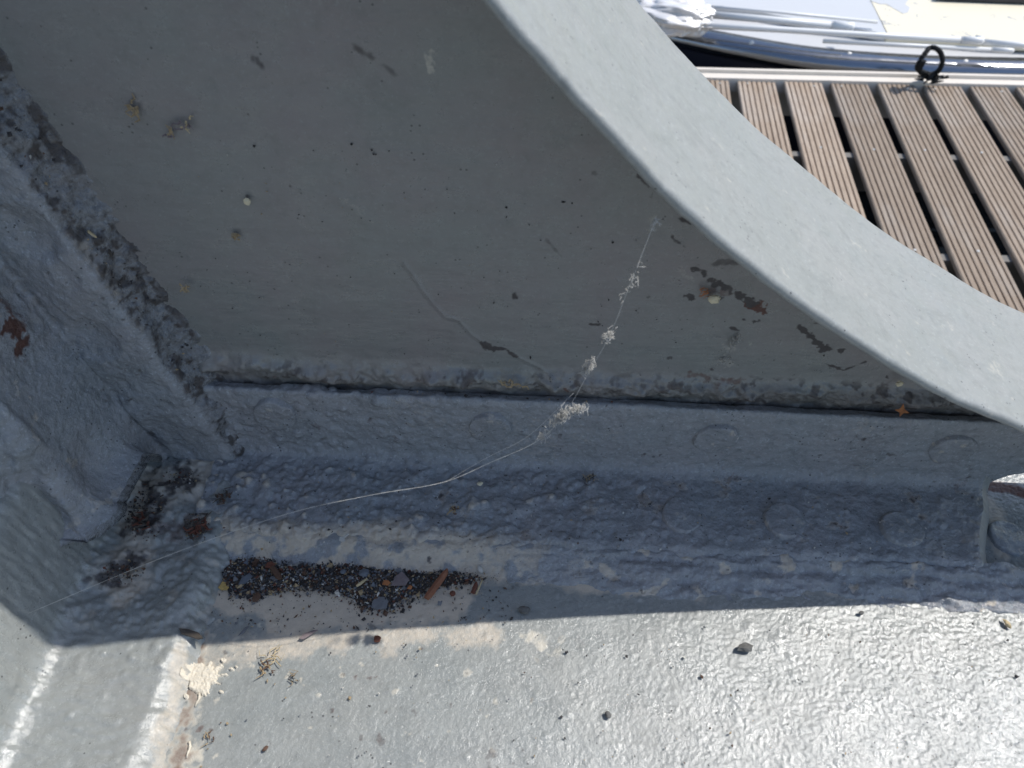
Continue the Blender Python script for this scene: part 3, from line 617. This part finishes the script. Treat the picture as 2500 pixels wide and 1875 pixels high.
chip('paint_flake', Dk(928, 1474, .0012), [(-5, -3), (-1, -4.2), (4.5, -3), (5, 1.5), (3, 4.5), (-3, 4.5), (-5, 1)], .0007, 'grey', 'flat slate grey paint flake on the lower edge of the grit pile', 'flake')
chip('paint_flake', Dk(976, 1417, .0045), [(-6, -2.5), (3, -4.5), (6, -1), (2.5, 5.5), (-2, 3.5)], .0008, 'purple', 'large brown-grey pointed flake on top of the grit pile', 'flake', spin=.3)
chip('leaf_scrap', Dk(548, 1432, .0015), [(-3.4, -1.5), (-1, -2.8), (2.5, -2.6), (3.4, -.8), (1, .6), (.3, 2.8), (-2.2, 3), (-2.6, .6)], .0005, 'yellow', 'yellow leaf scrap at the left tip of the grit pile', 'leaf', curl=.8)
pebble('seed', Dk(627, 1459), (2.6, 3.4, 1.3), 'brown', 'flat oval brown seed below the left half of the grit pile', 'seed', 3)
pebble('pebble', Dk(889, 1401, .004), (3.4, 3., 1.6), 'blue', 'round blue-grey pebble on top of the grit pile', 'pebble', 4)
pebble('pebble', Dk(838, 1397, .004), (2., 1.7, 1.), 'blue', 'small blue-grey stone left of the round pebble in the grit pile', 'pebble', 14)
chip('paint_flake', Dk(600, 1414, .004), [(-5, -2), (0, -3), (4.5, 0), (3, 3), (-2, 2)], .0006, 'blue', 'blue-grey flake in the left end of the grit pile', 'flake', spin=.5)
chip('rust_flake', Dk(660, 1380, .0045), [(-3, -2), (2, -2.4), (3.2, .5), (.5, 2.6), (-2.5, 1.4)], .0007, 'rust', 'dark red flake near the top left of the grit pile', 'flake')
chip('bark_flake', Dk(944, 1423, .0045), [(-2.6, -1.4), (1.2, -2), (2.5, 0), (.6, 1.7), (-1.8, 1.5)], .0006, 'orange', 'small orange flake beside the pointed brown flake', 'flake')
chip('bark_flake', Dk(1000, 1434, .003), [(-1.6, -1), (1.2, -1.6), (1.8, .6), (0, 1.5)], .0005, 'orange', 'tiny tan-orange flake right of the pointed brown flake', 'flake')
pebble('shell_chip', Dk(1172, 1391), (1.7, 3.3, 1.4), 'white', 'pale grey pointed shell chip right of the grit pile', 'shell', 6, .5)
pebble('seed', Dk(1105, 1450), (2., 2., 1.2), 'rust', 'dark red round seed below the long wood splinter', 'seed', 7)
pebble('stone_crumb', Dk(1280, 1491), (4., 2.5, 1.7), 'dstone', 'dark rough stone crumb just above the shadow edge', 'stone', 8)
pebble('stone_crumb', Dk(1817, 1583), (4.6, 2.9, 2.1), 'dstone', 'largest grey stone on the sunlit deck, right of centre', 'stone', 9, .2, jag=.6)
pebble('stone_crumb', Dk(1484, 1746), (1.8, 2.2, 1.2), 'dstone', 'small dark stone on the sunlit deck near the bottom centre', 'stone', 10, .4)
pebble('stone_crumb', Dk(2102, 1497), (1.8, 1.2, .9), 'dstone', 'small brownish stone just below the shadow edge at right', 'stone', 12, .4)
pebble('twisted_pod', Dk(2458, 1523), (1.5, 3.2, 1.2), 'straw', 'tan twisted plant pod on the sunlit deck at far right', 'pod', 11, .3, jag=.6)
chip('paint_flake', Dk(752, 1551, .0012), [(-5, -2.6), (-2, -3), (2, .5), (5.5, 3.6), (2.5, 3.2), (-2.5, .5)], .0006, 'purple', 'slim purple-grey flake in the sun just below the shadow edge', 'flake')
pebble('rust_crumb', Dk(921, 1561), (2.2, 2.2, .9), 'rust', 'red-brown crumb in the sun just below the shadow edge', 'crumb', 13, jag=.6)
tuft('straw_tuft', Dk(668, 1603), 11, .007, .00035, 'straw', 'pale straw tuft on the sunlit deck right of the white splash', 'straw', 2)
tuft('husk_clump', Dk(658, 1630), 10, .005, .0006, 'brown', 'brown husk clump just below the pale straw tuft', 'husk', 3, core='tan')
tuft('moss_wisp', Dk(710, 1658), 11, .005, .0003, 'char', 'thin dark moss wisp on the sunlit deck below the husks', 'moss', 4, core='tan')
tuft('husk_clump', Dk(508, 1802), 6, .004, .0004, 'tan', 'small tan husks on the sunlit deck near the bottom left', 'husk', 5, core='brown')
pebble('seed', Dk(648, 1828), (1.8, 1.2, .8), 'brown', 'brown seed on the sunlit deck near the bottom edge', 'seed', 15, .8)
chip('leaf_scrap', Dk(470, 1549, .010), [(-8, 2), (-3, 2.6), (4, .6), (8, -3), (5, -3.4), (-1, -1.6), (-6, -.6)], .0012, 'mud', 'black rotten leaf scrap at the shadow edge by the angle bar', 'leaf', curl=2)
chip('paint_flake', Dk(595, 1542, .0012), [(-2.4, -3.4), (.4, -1.5), (2.6, 3.6), (.2, 2.6), (-1.2, 0)], .0005, 'grey', 'pale curled paint flake in the shade above the straw tuft', 'flake', curl=1)
chip('paint_flake', Dk(840, 1314, .0135), [(-2.6, -2.4), (0, -3.2), (1.4, -1.8), (.2, 0), (3, 3), (1.6, 3.4), (-1, .6), (-2.8, .4)], .0006, 'white', 'forked white paint flake on the angle above the grit pile', 'flake', curl=.6)
tuft('plant_tuft', Dk(1436, 1168, .013), 16, .006, .0003, 'tan', 'tan dry plant tuft on the angle near the middle', 'tuft', 6, core='char')
tuft('husk_clump', Dk(1108, 1246, .0135), 12, .005, .0007, 'brown', 'brown husk clump on the lumpy angle below the cobweb thread', 'husk', 7, core='tan')
pebble('paint_crumb', Dk(1172, 1182, .0135), (2.1, 1.6, 1.), 'cream', 'cream crumb on the angle beside the cobweb thread', 'crumb', 16, .5)
tuft('leaf_clump', Dk(482, 1284, .0125), 26, .009, .0011, 'mud', 'large dark wet leaf clump on the angle bar in the corner', 'leaf litter', 8, core='rust')
tuft('leaf_clump', Dk(546, 1217, .0125), 14, .006, .0008, 'mud', 'small dark leaf clump above the large wet one in the corner', 'leaf litter', 9, core='brown')
tuft('leaf_clump', Dk(352, 1275, .0125), 14, .007, .0010, 'rust', 'rusty brown leaf clump nearest the left wall in the corner', 'leaf litter', 10, core='mud')
tuft('seed_husk', Dk(338, 1068, .03), 12, .006, .0007, 'tan', 'tan dry seed husk in the corner above the black twig', 'husk', 11)
mb = MB()
for a, b in (((306, 1092), (352, 1094)), ((306, 1099), (350, 1096))): mb.tube([on_deck(*a, .022), on_deck((a[0]+b[0])/2, (a[1]+b[1])/2-1, .0225), on_deck(*b, .022)], [.0008, .0007, .0004], 6)
tag(mb.build('black_twig', K['black']), 'forked black twig lying in the corner by the wall angle', 'twig')
def star(c, n, R, m, label, cat, seed, thick=.0005, nrm=(0, -.7, .7)):
    r = random.Random(seed); p = [((R if i % 2 else R*.45)*math.cos(math.pi*i/n+.3)*r.uniform(.7, 1.15), (R if i % 2 else R*.45)*math.sin(math.pi*i/n+.3)*r.uniform(.7, 1.15)) for i in range(2*n)]
    return chip('leaf_scrap', c, p, thick, m, label, cat, nrm, r.uniform(0, 3), 1.)
star(on_web(2201, 1003, -.010), 4, 5., 'orange', 'orange pointed leaf scrap on the bracket ledge at right', 'leaf', 3)
tuft('leaf_scrap', on_web(1251, 940, -.011), 9, .006, .0009, 'tan', 'tan curled leaf hanging on the bracket ledge near the middle', 'leaf', 12, (0, -1, .3))
tuft('seed_husk', on_web(330, 272, -.002), 9, .0055, .0007, 'tan', 'tan husk stuck on the web, highest of the three at upper left', 'husk', 25, (0, -1, .2))
tuft('seed_husk', on_web(455, 305, -.002), 8, .0055, .0006, 'straw', 'pale husk stuck on the web, right of three at upper left', 'husk', 26, (0, -1, .2), 'purple')
tuft('seed_husk', on_web(415, 332, -.002), 6, .004, .0006, 'purple', 'pale small husk stuck on the web, lowest of three at upper left', 'husk', 28, (0, -1, .2), 'tan')
pebble('seed', on_web(604, 491, -.002), (2.1, 2.3, 1.), 'cream', 'round pale seed stuck on the shaded web left of centre', 'seed', 17, 0, (0, -1, 0))
tuft('lichen_spot', on_web(577, 577, -.001), 14, .003, .0006, 'tan', 'tan lichen spot on the web below the round pale seed', 'lichen', 13, (0, -1, 0))
pebble('cocoon', on_web(1742, 727, -.003), (3.6, 2.8, 2.), 'cream', 'cream insect cocoon beside the rusty crack under the flange', 'cocoon', 18, 0, (0, -1, 0))
tuft('cocoon_fluff', on_web(1722, 714, -.002), 12, .005, .0003, 'orange', 'orange fluff clinging to the web beside the cream cocoon', 'fluff', 14, (0, -1, 0))
for i, (x, y, l) in enumerate([(2195, 935, 'cream crumb under the flange edge at right, left one of two'), (2290, 925, 'cream crumb tucked against the flange edge at far right')]):
    pebble('lichen_crumb', on_web(x, y, -.004), (2.4, 2., 1.4), 'cream', l, 'crumb', 20+i, 0, (0, -1, 0), jag=.6)
tuft('seed_husk', on_wall(70, 262, -.19), 10, .007, .0008, 'straw', 'pale husk caught in the seam at the upper left edge', 'husk', 15, (1, -.6, .2), 'tan')
tuft('seed_husk', on_web(450, 700, -.004), 8, .004, .0006, 'tan', 'tan husk at the lower end of the wall angle seam', 'husk', 16, (.3, -1, .3))
splinter('grass_stalk', on_web(216, 566, -.024), on_web(236, 580, -.024), .0009, .0009, 'straw', 'short pale stalk lying in the wall angle seam at left', 'straw', 8, 0)

# white bird dropping splashed on the angle bar toe
M_drop = cm('chalky white', (.66, .60, .49), .8, .30, 420)
gx_, gy_ = np.arange(440, 600, 1.5), np.arange(1590, 1730, 1.5); U_, V_ = np.meshgrid(gx_, gy_, indexing='ij')
f_ = np.full(U_.shape, -1.); Pn = np.stack((U_*.001, V_*.001, U_*0), -1); wob_ = fbm(Pn, 70, 4, 3)
for cx_, cy_, rx_, ry_ in [(484, 1655, 30, 34), (505, 1650, 26, 22), (462, 1652, 16, 14), (495, 1678, 18, 20), (478, 1640, 22, 16), (565, 1634, 6, 4), (577, 1628, 4, 3), (545, 1612, 6, 5), (540, 1690, 5, 4), (455, 1700, 5, 6)]:
    f_ = np.maximum(f_, 1-((U_-cx_)/rx_)**2-((V_-cy_)/ry_)**2)
for a_, l_, w_ in [(.5, 62, 6), (.12, 66, 4.5), (.95, 48, 5), (-.3, 50, 5), (2.2, 36, 5), (-1.1, 44, 5)]:
    du, dv = U_-490, -(V_-1655); t_ = (du*math.cos(a_)+dv*math.sin(a_))/l_; q_ = (-du*math.sin(a_)+dv*math.cos(a_))/(w_*(1.1-.6*np.clip(t_, 0, 1)))
    f_ = np.maximum(f_, np.where((t_ > 0) & (t_ < 1), .9-q_**2, -1))
f_ += .8*wob_
G_ = np.array([[on_deck(u, v) for u, v in zip(ru, rv)] for ru, rv in zip(U_, V_)])
base_ = .0105*sst(-.186, -.196, G_[..., 0])+.0004
G_[..., 2] = base_+np.where(f_ > 0, .0004*np.sqrt(np.clip(f_, 0, 1))+.0005+.0005*fbm(Pn, 160, 3, 8), -.0012)+.0003*wob_*(f_ > 0)
keep = (f_[:-1, :-1] > -.25)
gg = gnorm(G_); me = raw_mesh('bird_dropping', G_.reshape(-1, 3), gquads(*U_.shape, flip=bool(gg[40, 40, 2] < 0), mask=keep))
import bmesh as _bm
b_ = _bm.new(); b_.from_mesh(me); _bm.ops.delete(b_, geom=[v for v in b_.verts if not v.link_faces], context='VERTS'); b_.to_mesh(me); b_.free()
drop = tag(new_obj('bird_dropping', me, M_drop), 'white splashed bird dropping on the angle bar edge at lower left', 'dropping')
mb = MB()
for a, b in (((486, 1692), (480, 1725)), ((462, 1810), (459, 1850))):
    pts_ = []
    for t in np.linspace(0, 1, 7):
        px, py = a[0]+(b[0]-a[0])*t+3*math.sin(5*t), a[1]+(b[1]-a[1])*t; xw = on_deck(px, py)[0]; pts_.append(on_deck(px, py, .0105*float(sst(-.186, -.196, xw))+.0006))
    mb.tube(pts_, [.0008, .0006, .0009, .0005, .0007, .0004, .0003], 6)
mb.build('drip', M_drop, drop, True)

# cobweb thread with fluff
M_silk = mat('spider silk', (.62, .60, .55), .6); M_fluff = mat('white fluff', (.62, .60, .55), .9)
cw = tag(empty('cobweb', on_deck(75, 1495, .02)), 'dusty cobweb thread slanting from the left wall up to the web', 'cobweb')
off = np.array(cw.location)
def sun_edge(px, py):
    """depth at which the thread leaves the shadow of the flange"""
    kx, ky = SUN.x/SUN.z, SUN.y/SUN.z
    for y in np.arange(-.06, -.2, -.0015):
        p = on_web(px, py, y); q = np.abs((curve[:, 0]-p[0])-kx*(curve[:, 1]-p[2])); h_ = curve[q.argmin(), 1]
        if y < -WN-ky*(h_-p[2]): return y
    return -.15
def th(px, py, d): return on_web(px, py, sun_edge(px, py)-d)
ends = [on_wall(70, 1497, -.262), th(400, 1360, -.010), th(690, 1258, -.004), th(900, 1210, .001), th(1080, 1178, .001), th(1200, 1128, -.002), th(1310, 1078, .001), th(1375, 1015, .003), th(1440, 905, .003), th(1490, 815, .003), th(1540, 690, .002), on_web(1597, 545, -.073)]
cp = [np.array(p)-off for p in ends]
mb = MB(); L_ = catmull(cp, 14); mb.tube(list(L_), [.00008+.00008*abs(math.sin(i*.37)*math.sin(i*1.3))*(1 if i < 90 else .3) for i in range(len(L_))], 5); mb.build('thread', M_silk, cw, True)
mb = MB(); L2 = catmull([np.array(p)-off for p in [th(1080, 1182, -.001), th(1180, 1122, -.002), th(1290, 1064, .0), th(1400, 960, .002)]], 10); mb.tube(list(L2), .00008, 4); mb.build('thread', M_silk, cw, True)
def fluff(px, py, y, sx, ang, n_, seed):
    r = random.Random(seed); mb = MB(); c = on_web(px, py, y)-off
    for i in range(n_):
        a = ang+r.gauss(0, .45)+(math.pi if r.random() < .5 else 0); t = r.gauss(0, .45)*sx; o = c+np.array([math.cos(ang)*t, r.uniform(-.002, .002), math.sin(ang)*t])+np.array([r.gauss(0, .0007), 0, r.gauss(0, .0007)])
        l = r.uniform(.0007, .0022); b = [o+np.array([math.cos(a+k_*.6*r.uniform(-1, 1))*l*k_/3, r.uniform(-.0008, .0008)*k_, math.sin(a+k_*.6*r.uniform(-1, 1))*l*k_/3]) for k_ in range(4)]
        mb.tube(b, .00011, 3, False)
    return mb.build('fluff', M_fluff, cw, True)
for px, py, sx_, an_, n_, sd in [(1370, 1020, .006, .85, 250, 1), (1402, 1000, .006, .35, 130, 2), (1437, 895, .0045, 1.1, 170, 3), (1487, 820, .003, 1., 50, 4), (1325, 1066, .0025, .8, 50, 5), (1597, 545, .004, 1.4, 20, 9), (1545, 685, .011, 1.25, 24, 10)]:
    fluff(px, py, max(sun_edge(px, py), -.14)-.003 if py > 600 else -.072, sx_, an_, n_, sd)
fluff(1792, 835, -.002, .006, 1.2, 90, 7); fluff(1770, 880, -.002, .003, .4, 40, 8)

# ------------------------------------------------------------------ the jetty below
ZD = -.75
def wood_mat(name, a, b):
    m = mat(name, a, .8); t = N(m); v = t.obj((14, 1.1, 8)); oi = t.n('ShaderNodeObjectInfo')
    va = t.n('ShaderNodeVectorMath', operation='ADD'); t.l(v, va.inputs[0]); cb_ = t.n('ShaderNodeCombineXYZ'); t.l(t.math('MULTIPLY', oi.outputs['Random'], 60), cb_.inputs[1]); t.l(cb_.outputs[0], va.inputs[1]); v = va.outputs[0]
    c = t.mix(t.ramp(t.noise(v, 5, 6, .65), .3, .7), a, b); c = t.mix(t.math('MULTIPLY', t.ramp(t.noise(v, 22, 5, .7), .5, .75), .6), c, tuple(x*.45 for x in a))
    c = t.mix(t.math('MULTIPLY', t.ramp(t.noise(t.obj((3, 1, 3)), 2.3, 5, .6), .52, .7), .55), c, (.54, .49, .43))
    hs = t.n('ShaderNodeHueSaturation'); t.l(c, hs.inputs['Color']); t.l(t.math('ADD', t.math('MULTIPLY', oi.outputs['Random'], .45), .78), hs.inputs['Value']); t.l(hs.outputs['Color'], t.b.inputs['Base Color'])
    t.l(t.bump(t.noise(v, 16, 5, .7), .002), t.b.inputs['Normal']); return m
M_wood = wood_mat('weathered decking', (.33, .245, .175), (.45, .36, .275))
M_trim = cm('cream trim paint', (.74, .68, .60), .55, .07, 12); M_screw = mat('screw head', (.7, .68, .62), .35, .6); M_joist = cm('grey joist', (.20, .19, .175), .8, .2, 20)
jet = tag(empty('jetty', (0, 0, ZD)), kind='structure')
t0, t1 = on_deck(1735, 195, ZD), on_deck(2500, 213, ZD); tdir = (t1-t0)/np.linalg.norm(t1-t0)
g1_, g2_ = on_deck(1894, 201, ZD), on_deck(2350, 213, ZD); pitch = np.linalg.norm(g2_-g1_)/4.
pd = np.array([-.0925, -1, 0]); pd /= np.linalg.norm(pd)
PWd, LEN = pitch*.80, 2.0
def plank_mesh():
    w = PWd; top_ = []; ng = 7; gw = .0042; gd = .006
    xs_ = [0.]; prof = [(0, -.015), (0, -.003), (.003, 0)]
    for i in range(ng):
        c = .014+(w-.028)*i/(ng-1); prof += [(c-gw/2-.001, 0), (c-gw/2, -.001), (c-gw/3, -gd), (c+gw/3, -gd), (c+gw/2, -.001), (c+gw/2+.001, 0)]
    prof += [(w-.003, 0), (w, -.003), (w, -.015)]
    mb = MB(); n = len(prof); vs = []
    for yy in (0., LEN): vs += [(x_, -yy, z_) for x_, z_ in prof]
    mb.add(vs, [(i, i+n, i+1+n, i+1) for i in range(n-1)]+[(n-1, 2*n-1, n, 0)]+[tuple(range(n)), tuple(range(2*n-1, n-1, -1))])
    me = bpy.data.meshes.new('plank'); me.from_pydata(mb.v, [], mb.f); me.materials.append(M_wood); me.update(); return me
pm = plank_mesh()
sm_ = MB(); sm_.tube([(0, 0, -.002), (0, 0, .0012)], .0042, 10); sb = bpy.data.meshes.new('screw'); sb.from_pydata(sm_.v, [], sm_.f); sb.materials.append(M_screw)
rot = math.atan2(-pd[0], -pd[1])*-1.
ang = math.atan2(pd[1], pd[0])+math.pi/2
ca, sa = math.cos(ang), math.sin(ang)
scr = [-.47, -1.0, -1.55, -.03]
for i in range(-8, 11):
    # left edge of each board starts at the right edge of a gap
    p = g1_ + tdir*pitch*(i+.20) + np.array([0, .022, 0])
    o = bpy.data.objects.new('plank', pm); COL.objects.link(o); o.parent = jet; rr_ = random.Random(i)
    o.location = (p[0], p[1]-.002, rr_.uniform(-.002, .001)); o.rotation_euler = (0, rr_.uniform(-.006, .006), ang+rr_.uniform(-.004, .004))
    for k_, yy in enumerate(scr):
        s_ = bpy.data.objects.new('screw', sb); COL.objects.link(s_); s_.parent = o; s_.location = (PWd*(.5+(.25*(-1)**i if k_ == 3 else rr_.uniform(-.08, .08))), yy-.02*(.1*i), 0.0005)
def beam(name, a, b, w, h_, m, par=None, z=0.):
    a, b = np.array(a, float), np.array(b, float); d = (b-a)/np.linalg.norm(b-a); s = np.array([-d[1], d[0], 0])*w/2; mb = MB()
    v = []
    for p in (a, b): v += [p-s, p+s, p+s-np.array([0, 0, h_]), p-s-np.array([0, 0, h_])]
    mb.add(v, [(0, 1, 2, 3), (7, 6, 5, 4), (0, 4, 5, 1), (1, 5, 6, 2), (2, 6, 7, 3), (3, 7, 4, 0)]); return mb.build(name, m, par)
for yy in (-.47, -1.0, -1.55):
    c = g1_+pd*abs(yy)/1.; a, b = c-tdir*1.6, c+tdir*2.0; beam('joist', a-np.array([0, 0, ZD+.016]), b-np.array([0, 0, ZD+.016]), .028, .12, M_joist, jet)
# cream edge trim with a raised lip, in the local frame of the jetty
perp = np.array([-tdir[1], tdir[0], 0])
def trim(name, d0, d1, ztop, h_, par):
    a = t0-tdir*1.5+perp*(d0+d1)/2; b = t0+tdir*2.3+perp*(d0+d1)/2; a[2] = b[2] = ztop; return beam(name, a, b, abs(d1-d0), h_, M_trim, par)
ed = tag(empty('edge_trim', (0, 0, 0)), 'cream painted edge trim along the far side of the jetty', 'trim')
trim('cap_board', .0, .040, ZD+.008, .05, ed); trim('raised_lip', .0405, .056, ZD+.020, .05, ed); trim('outer_board', .0565, .078, ZD+.004, .16, ed)
# dark water
M_wat = mat('dark harbour water', (.008, .011, .016), .06, 0, .5); t = N(M_wat); t.l(t.bump(t.noise(t.obj(), 3.5, 3), .03), t.b.inputs['Normal'])
mb = MB(); mb.add([(-60, -60, -1.35), (60, -60, -1.35), (60, 60, -1.35), (-60, 60, -1.35)], [(0, 1, 2, 3)]); tag(mb.build('water', M_wat), kind='structure')
mb = MB(); mb.box((-.4, -1.2, -1.6), (1.5, .150, -.31)); tag(mb.build('ship_side', M_fl), kind='structure')

# ------------------------------------------------------------------ the moored boat
ZB = -.745
M_gel = cm('white gelcoat', (.60, .60, .60), .35, .03, 3, .5); M_cream = mat('cream deck paint', (.80, .73, .56), .5); t = N(M_cream); v = t.obj()
pk = t.math('GREATER_THAN', t.noise(v, 9, 6, .75, .4), .615)
t.l(t.mix(pk, (.80, .73, .56), (.45, .44, .42)), t.b.inputs['Base Color'])
M_rail = mat('polished aluminium', (.30, .31, .33), .17, 1.); t = N(M_rail); t.l(t.math('ADD', t.math('MULTIPLY', t.noise(t.obj((1, 1, 1)), 25, 5, .7), .25), .06), t.b.inputs['Roughness'])
t.l(t.bump(t.noise(t.obj((1, 3, 3)), 9, 2), .0012), t.b.inputs['Normal'])
M_pole = mat('white pole', (.80, .80, .78), .35); M_hull = mat('dark blue hull', (.015, .017, .03), .3); M_rope = cm('black rope', (.012, .013, .014), .85, .4, 120)
M_fit = mat('grey fitting', (.6, .6, .6), .4)
boat = tag(empty('boat', (0, 0, 0)), 'white boat moored beyond the jetty with metal rubbing rail', 'boat')
Bp = lambda x, y, z=ZB: on_deck(x, y, z)
low = [Bp(x, y) for x, y in [(1300, 12), (1480, 46), (1640, 85), (1800, 118), (2000, 150), (2250, 169), (2500, 176), (2800, 178), (3200, 176)]]
lc = catmull([p[:2] for p in low], 10)
Tn = np.gradient(lc, axis=0); Tn /= np.linalg.norm(Tn, axis=1, keepdims=True); Nn = np.stack((-Tn[:, 1], Tn[:, 0]), 1)
R_ = .050
sec = [(R_-R_*math.cos(a), R_*math.sin(a)*.8-.02) for a in np.linspace(-.9, math.pi/2, 14)]+[(R_+.035, .8*R_-.02), (R_+.036, .8*R_-.03)]
P = np.zeros((len(lc), len(sec), 3))
for j, (a, b) in enumerate(sec): P[:, j, :2] = lc+Nn*a; P[:, j, 2] = ZB+b
g = gnorm(P); me = raw_mesh('rubbing_rail', P.reshape(-1, 3), gquads(*P.shape[:2], flip=bool(g[40, 10, 2] < 0)))
rail = new_obj('rubbing_rail', me, M_rail, boat)
for px, py in [(1834, 107), (2072, 135), (2355, 153)]:
    c = on_deck(px, py, ZB+.012); mb = MB(); mb.tube([c-np.array([0, -.004, .004]), c+np.array([0, -.006, .006])], .0095, 10); mb.build('rivet', M_pole, rail, True)
# hull below the rail
P = np.zeros((len(lc), 5, 3))
for j, (a, b) in enumerate([(.02, -.045), (.03, -.2), (.07, -.4), (.15, -.6), (.25, -.9)]): P[:, j, :2] = lc+Nn*a; P[:, j, 2] = ZB+b
g = gnorm(P); me = raw_mesh('hull', P.reshape(-1, 3), gquads(*P.shape[:2], flip=bool(g[40, 2, 1] > 0))); new_obj('hull', me, M_hull, boat)
# side deck
P = np.zeros((len(lc), 6, 3))
for j, a in enumerate([.080, .12, .3, .6, 1.0, 1.6]): P[:, j, :2] = lc+Nn*a; P[:, j, 2] = ZB+.016+.05*a
g = gnorm(P); me = raw_mesh('side_deck', P.reshape(-1, 3), gquads(*P.shape[:2], flip=bool(g[40, 3, 2] < 0))); new_obj('side_deck', me, M_gel, boat)
def slab(name, px, z, h_, m, par=None):
    T_ = [on_deck(x, y, z) for x, y in px]; mb = MB(); n = len(T_); mb.add(T_+[p-np.array([0, 0, h_]) for p in T_], [tuple(range(n)), tuple(range(2*n-1, n-1, -1))]+[(i, n+i, n+(i+1) % n, (i+1) % n) for i in range(n)]); return mb.build(name, m, par)
slab('grey_panel', [(1700, 12), (1760, 14), (2165, 82), (2120, -10), (2060, -60), (1640, -60)], ZB+.060, .03, M_gel, boat)
slab('cream_panel', [(2168, 82), (2420, 100), (2700, 112), (2700, 0), (2500, 4), (2310, 1), (2122, -8)], ZB+.062, .03, M_cream, boat)
slab('peeled_patch', [(2126, 2), (2150, 10), (2165, 10), (2185, 22), (2205, 33), (2217, 30), (2222, 18), (2210, 10), (2222, -6), (2130, -12)], ZB+.0632, .001, M_fit, boat)
slab('dark_hatch', [(2290, -14), (2500, -6), (2700, -2), (2700, -60), (2290, -60)], ZB+.09, .02, M_hull, boat)
Zp = ZB+.085
def pole(name, pxs, r_, label, z=Zp, fit=True):
    o = tag(empty(name, Bp(*pxs[0], z)), label, 'pole', 'white poles lying on the boat'); of = np.array(o.location); pp = [Bp(*p, z)-of for p in pxs]; mb = MB(); mb.tube(pp, r_, 14); mb.build('shaft', M_pole, o, True)
    d = (pp[-1]-pp[-2]); d /= np.linalg.norm(d); e = pp[-1]
    if fit:
        mb = MB(); mb.tube([e-d*.075, e-d*.0722], r_*1.12, 14); mb.build('joint_ring', M_fit, o, True)
        mb = MB(); mb.tube([e-d*.07, e-d*.004, e+d*.006], [r_*1.25, r_*1.25, r_*.9], 14); mb.tube([e+np.array([0, .004, .0]), e+np.array([.008, .022, .004]), e+np.array([-.012, .030, .006])], [r_*.6, r_*.55, r_*.3], 10); mb.build('end_hook', M_pole, o, True)
    return o
pole('pole', [(1700, 62), (1900, 72), (2130, 86), (2396, 100)], .0105, 'long white pole with hooked end lying nearest the metal rail', Zp+.012)
pole('pole', [(1735, 36), (1900, 50), (2080, 66)], .0125, 'shorter thick white pole ending left of the cream panel', Zp+.014)
pole('pole', [(1745, 18), (1900, 30), (2142, 54)], .006, 'thin white pole lying farthest from the metal rail', Zp, False)
pole('pole', [(2010, 100), (2200, 110), (2470, 124)], .008, 'white pole half hidden below the long one', Zp-.012)
pole('pole', [(2396, 102), (2500, 111), (2640, 118)], .011, 'white pole leaving the picture at the right edge', Zp+.004)
# plastic sleeve bunched round the pole ends
M_bag = mat('thin white plastic', (.74, .71, .68), .4); M_bag.node_tree.nodes['Principled BSDF'].inputs['Transmission Weight'].default_value = .25
th_, ph_ = np.meshgrid(np.linspace(0, 2*math.pi, 110), np.linspace(0, math.pi, 60), indexing='ij')
U = np.stack((np.cos(ph_), np.sin(ph_)*np.cos(th_), np.sin(ph_)*np.sin(th_)), -1)
rr_ = 1+.5*(np.abs(fbm(A3(U, .6, 1, 1), 1.2, 2, 3))-.2)-.10*sst(.8, 1., 1-np.abs(fbm(A3(U, .4, 1, 1), 2.6, 2, 9))); c = Bp(1636, 36, Zp+.02); ax_ = Bp(1740, 48, Zp)-Bp(1570, 20, Zp); ax_ /= np.linalg.norm(ax_); sd_ = np.cross((0, 0, 1), ax_)
P = c+(U*rr_[..., None]*np.array([.16, .12, .06]))@np.stack((ax_, sd_, (0, 0, 1)))
me = raw_mesh('plastic_sleeve', P.reshape(-1, 3), gquads(*P.shape[:2])); tag(new_obj('plastic_sleeve', me, M_bag), 'crumpled white plastic wrap bunched round the pole ends', 'plastic')
# black rope loop
rp = [Bp(p[0], p[1], p[2]+.045) for p in [(2262, 180, ZB-.01), (2240, 168, ZB+.02), (2246, 148, ZB+.05), (2262, 126, ZB+.075), (2270, 117, ZB+.08), (2285, 118, ZB+.085), (2297, 130, ZB+.07), (2301, 148, ZB+.05), (2296, 166, ZB+.025), (2284, 178, ZB+.0), (2262, 182, ZB-.02), (2245, 172, ZB+.015), (2255, 150, ZB+.055)]]
mb = MB(); L_ = catmull(rp, 10); mb.tube(list(L_), [.0085+.001*math.sin(i*1.9) for i in range(len(L_))], 8)
r = random.Random(3); e = Bp(2278, 186, ZB+.032)
for i in range(26): mb.tube([e+np.array([r.gauss(0, .02), r.gauss(0, .012), r.gauss(0, .008)]), e+np.array([r.gauss(.0, .024), r.gauss(-.005, .012), r.gauss(-.006, .006)])], [.006, .002], 5)
tag(mb.build('rope_loop', M_rope, None, True), 'black frayed rope loop tied round the boat rail', 'rope')
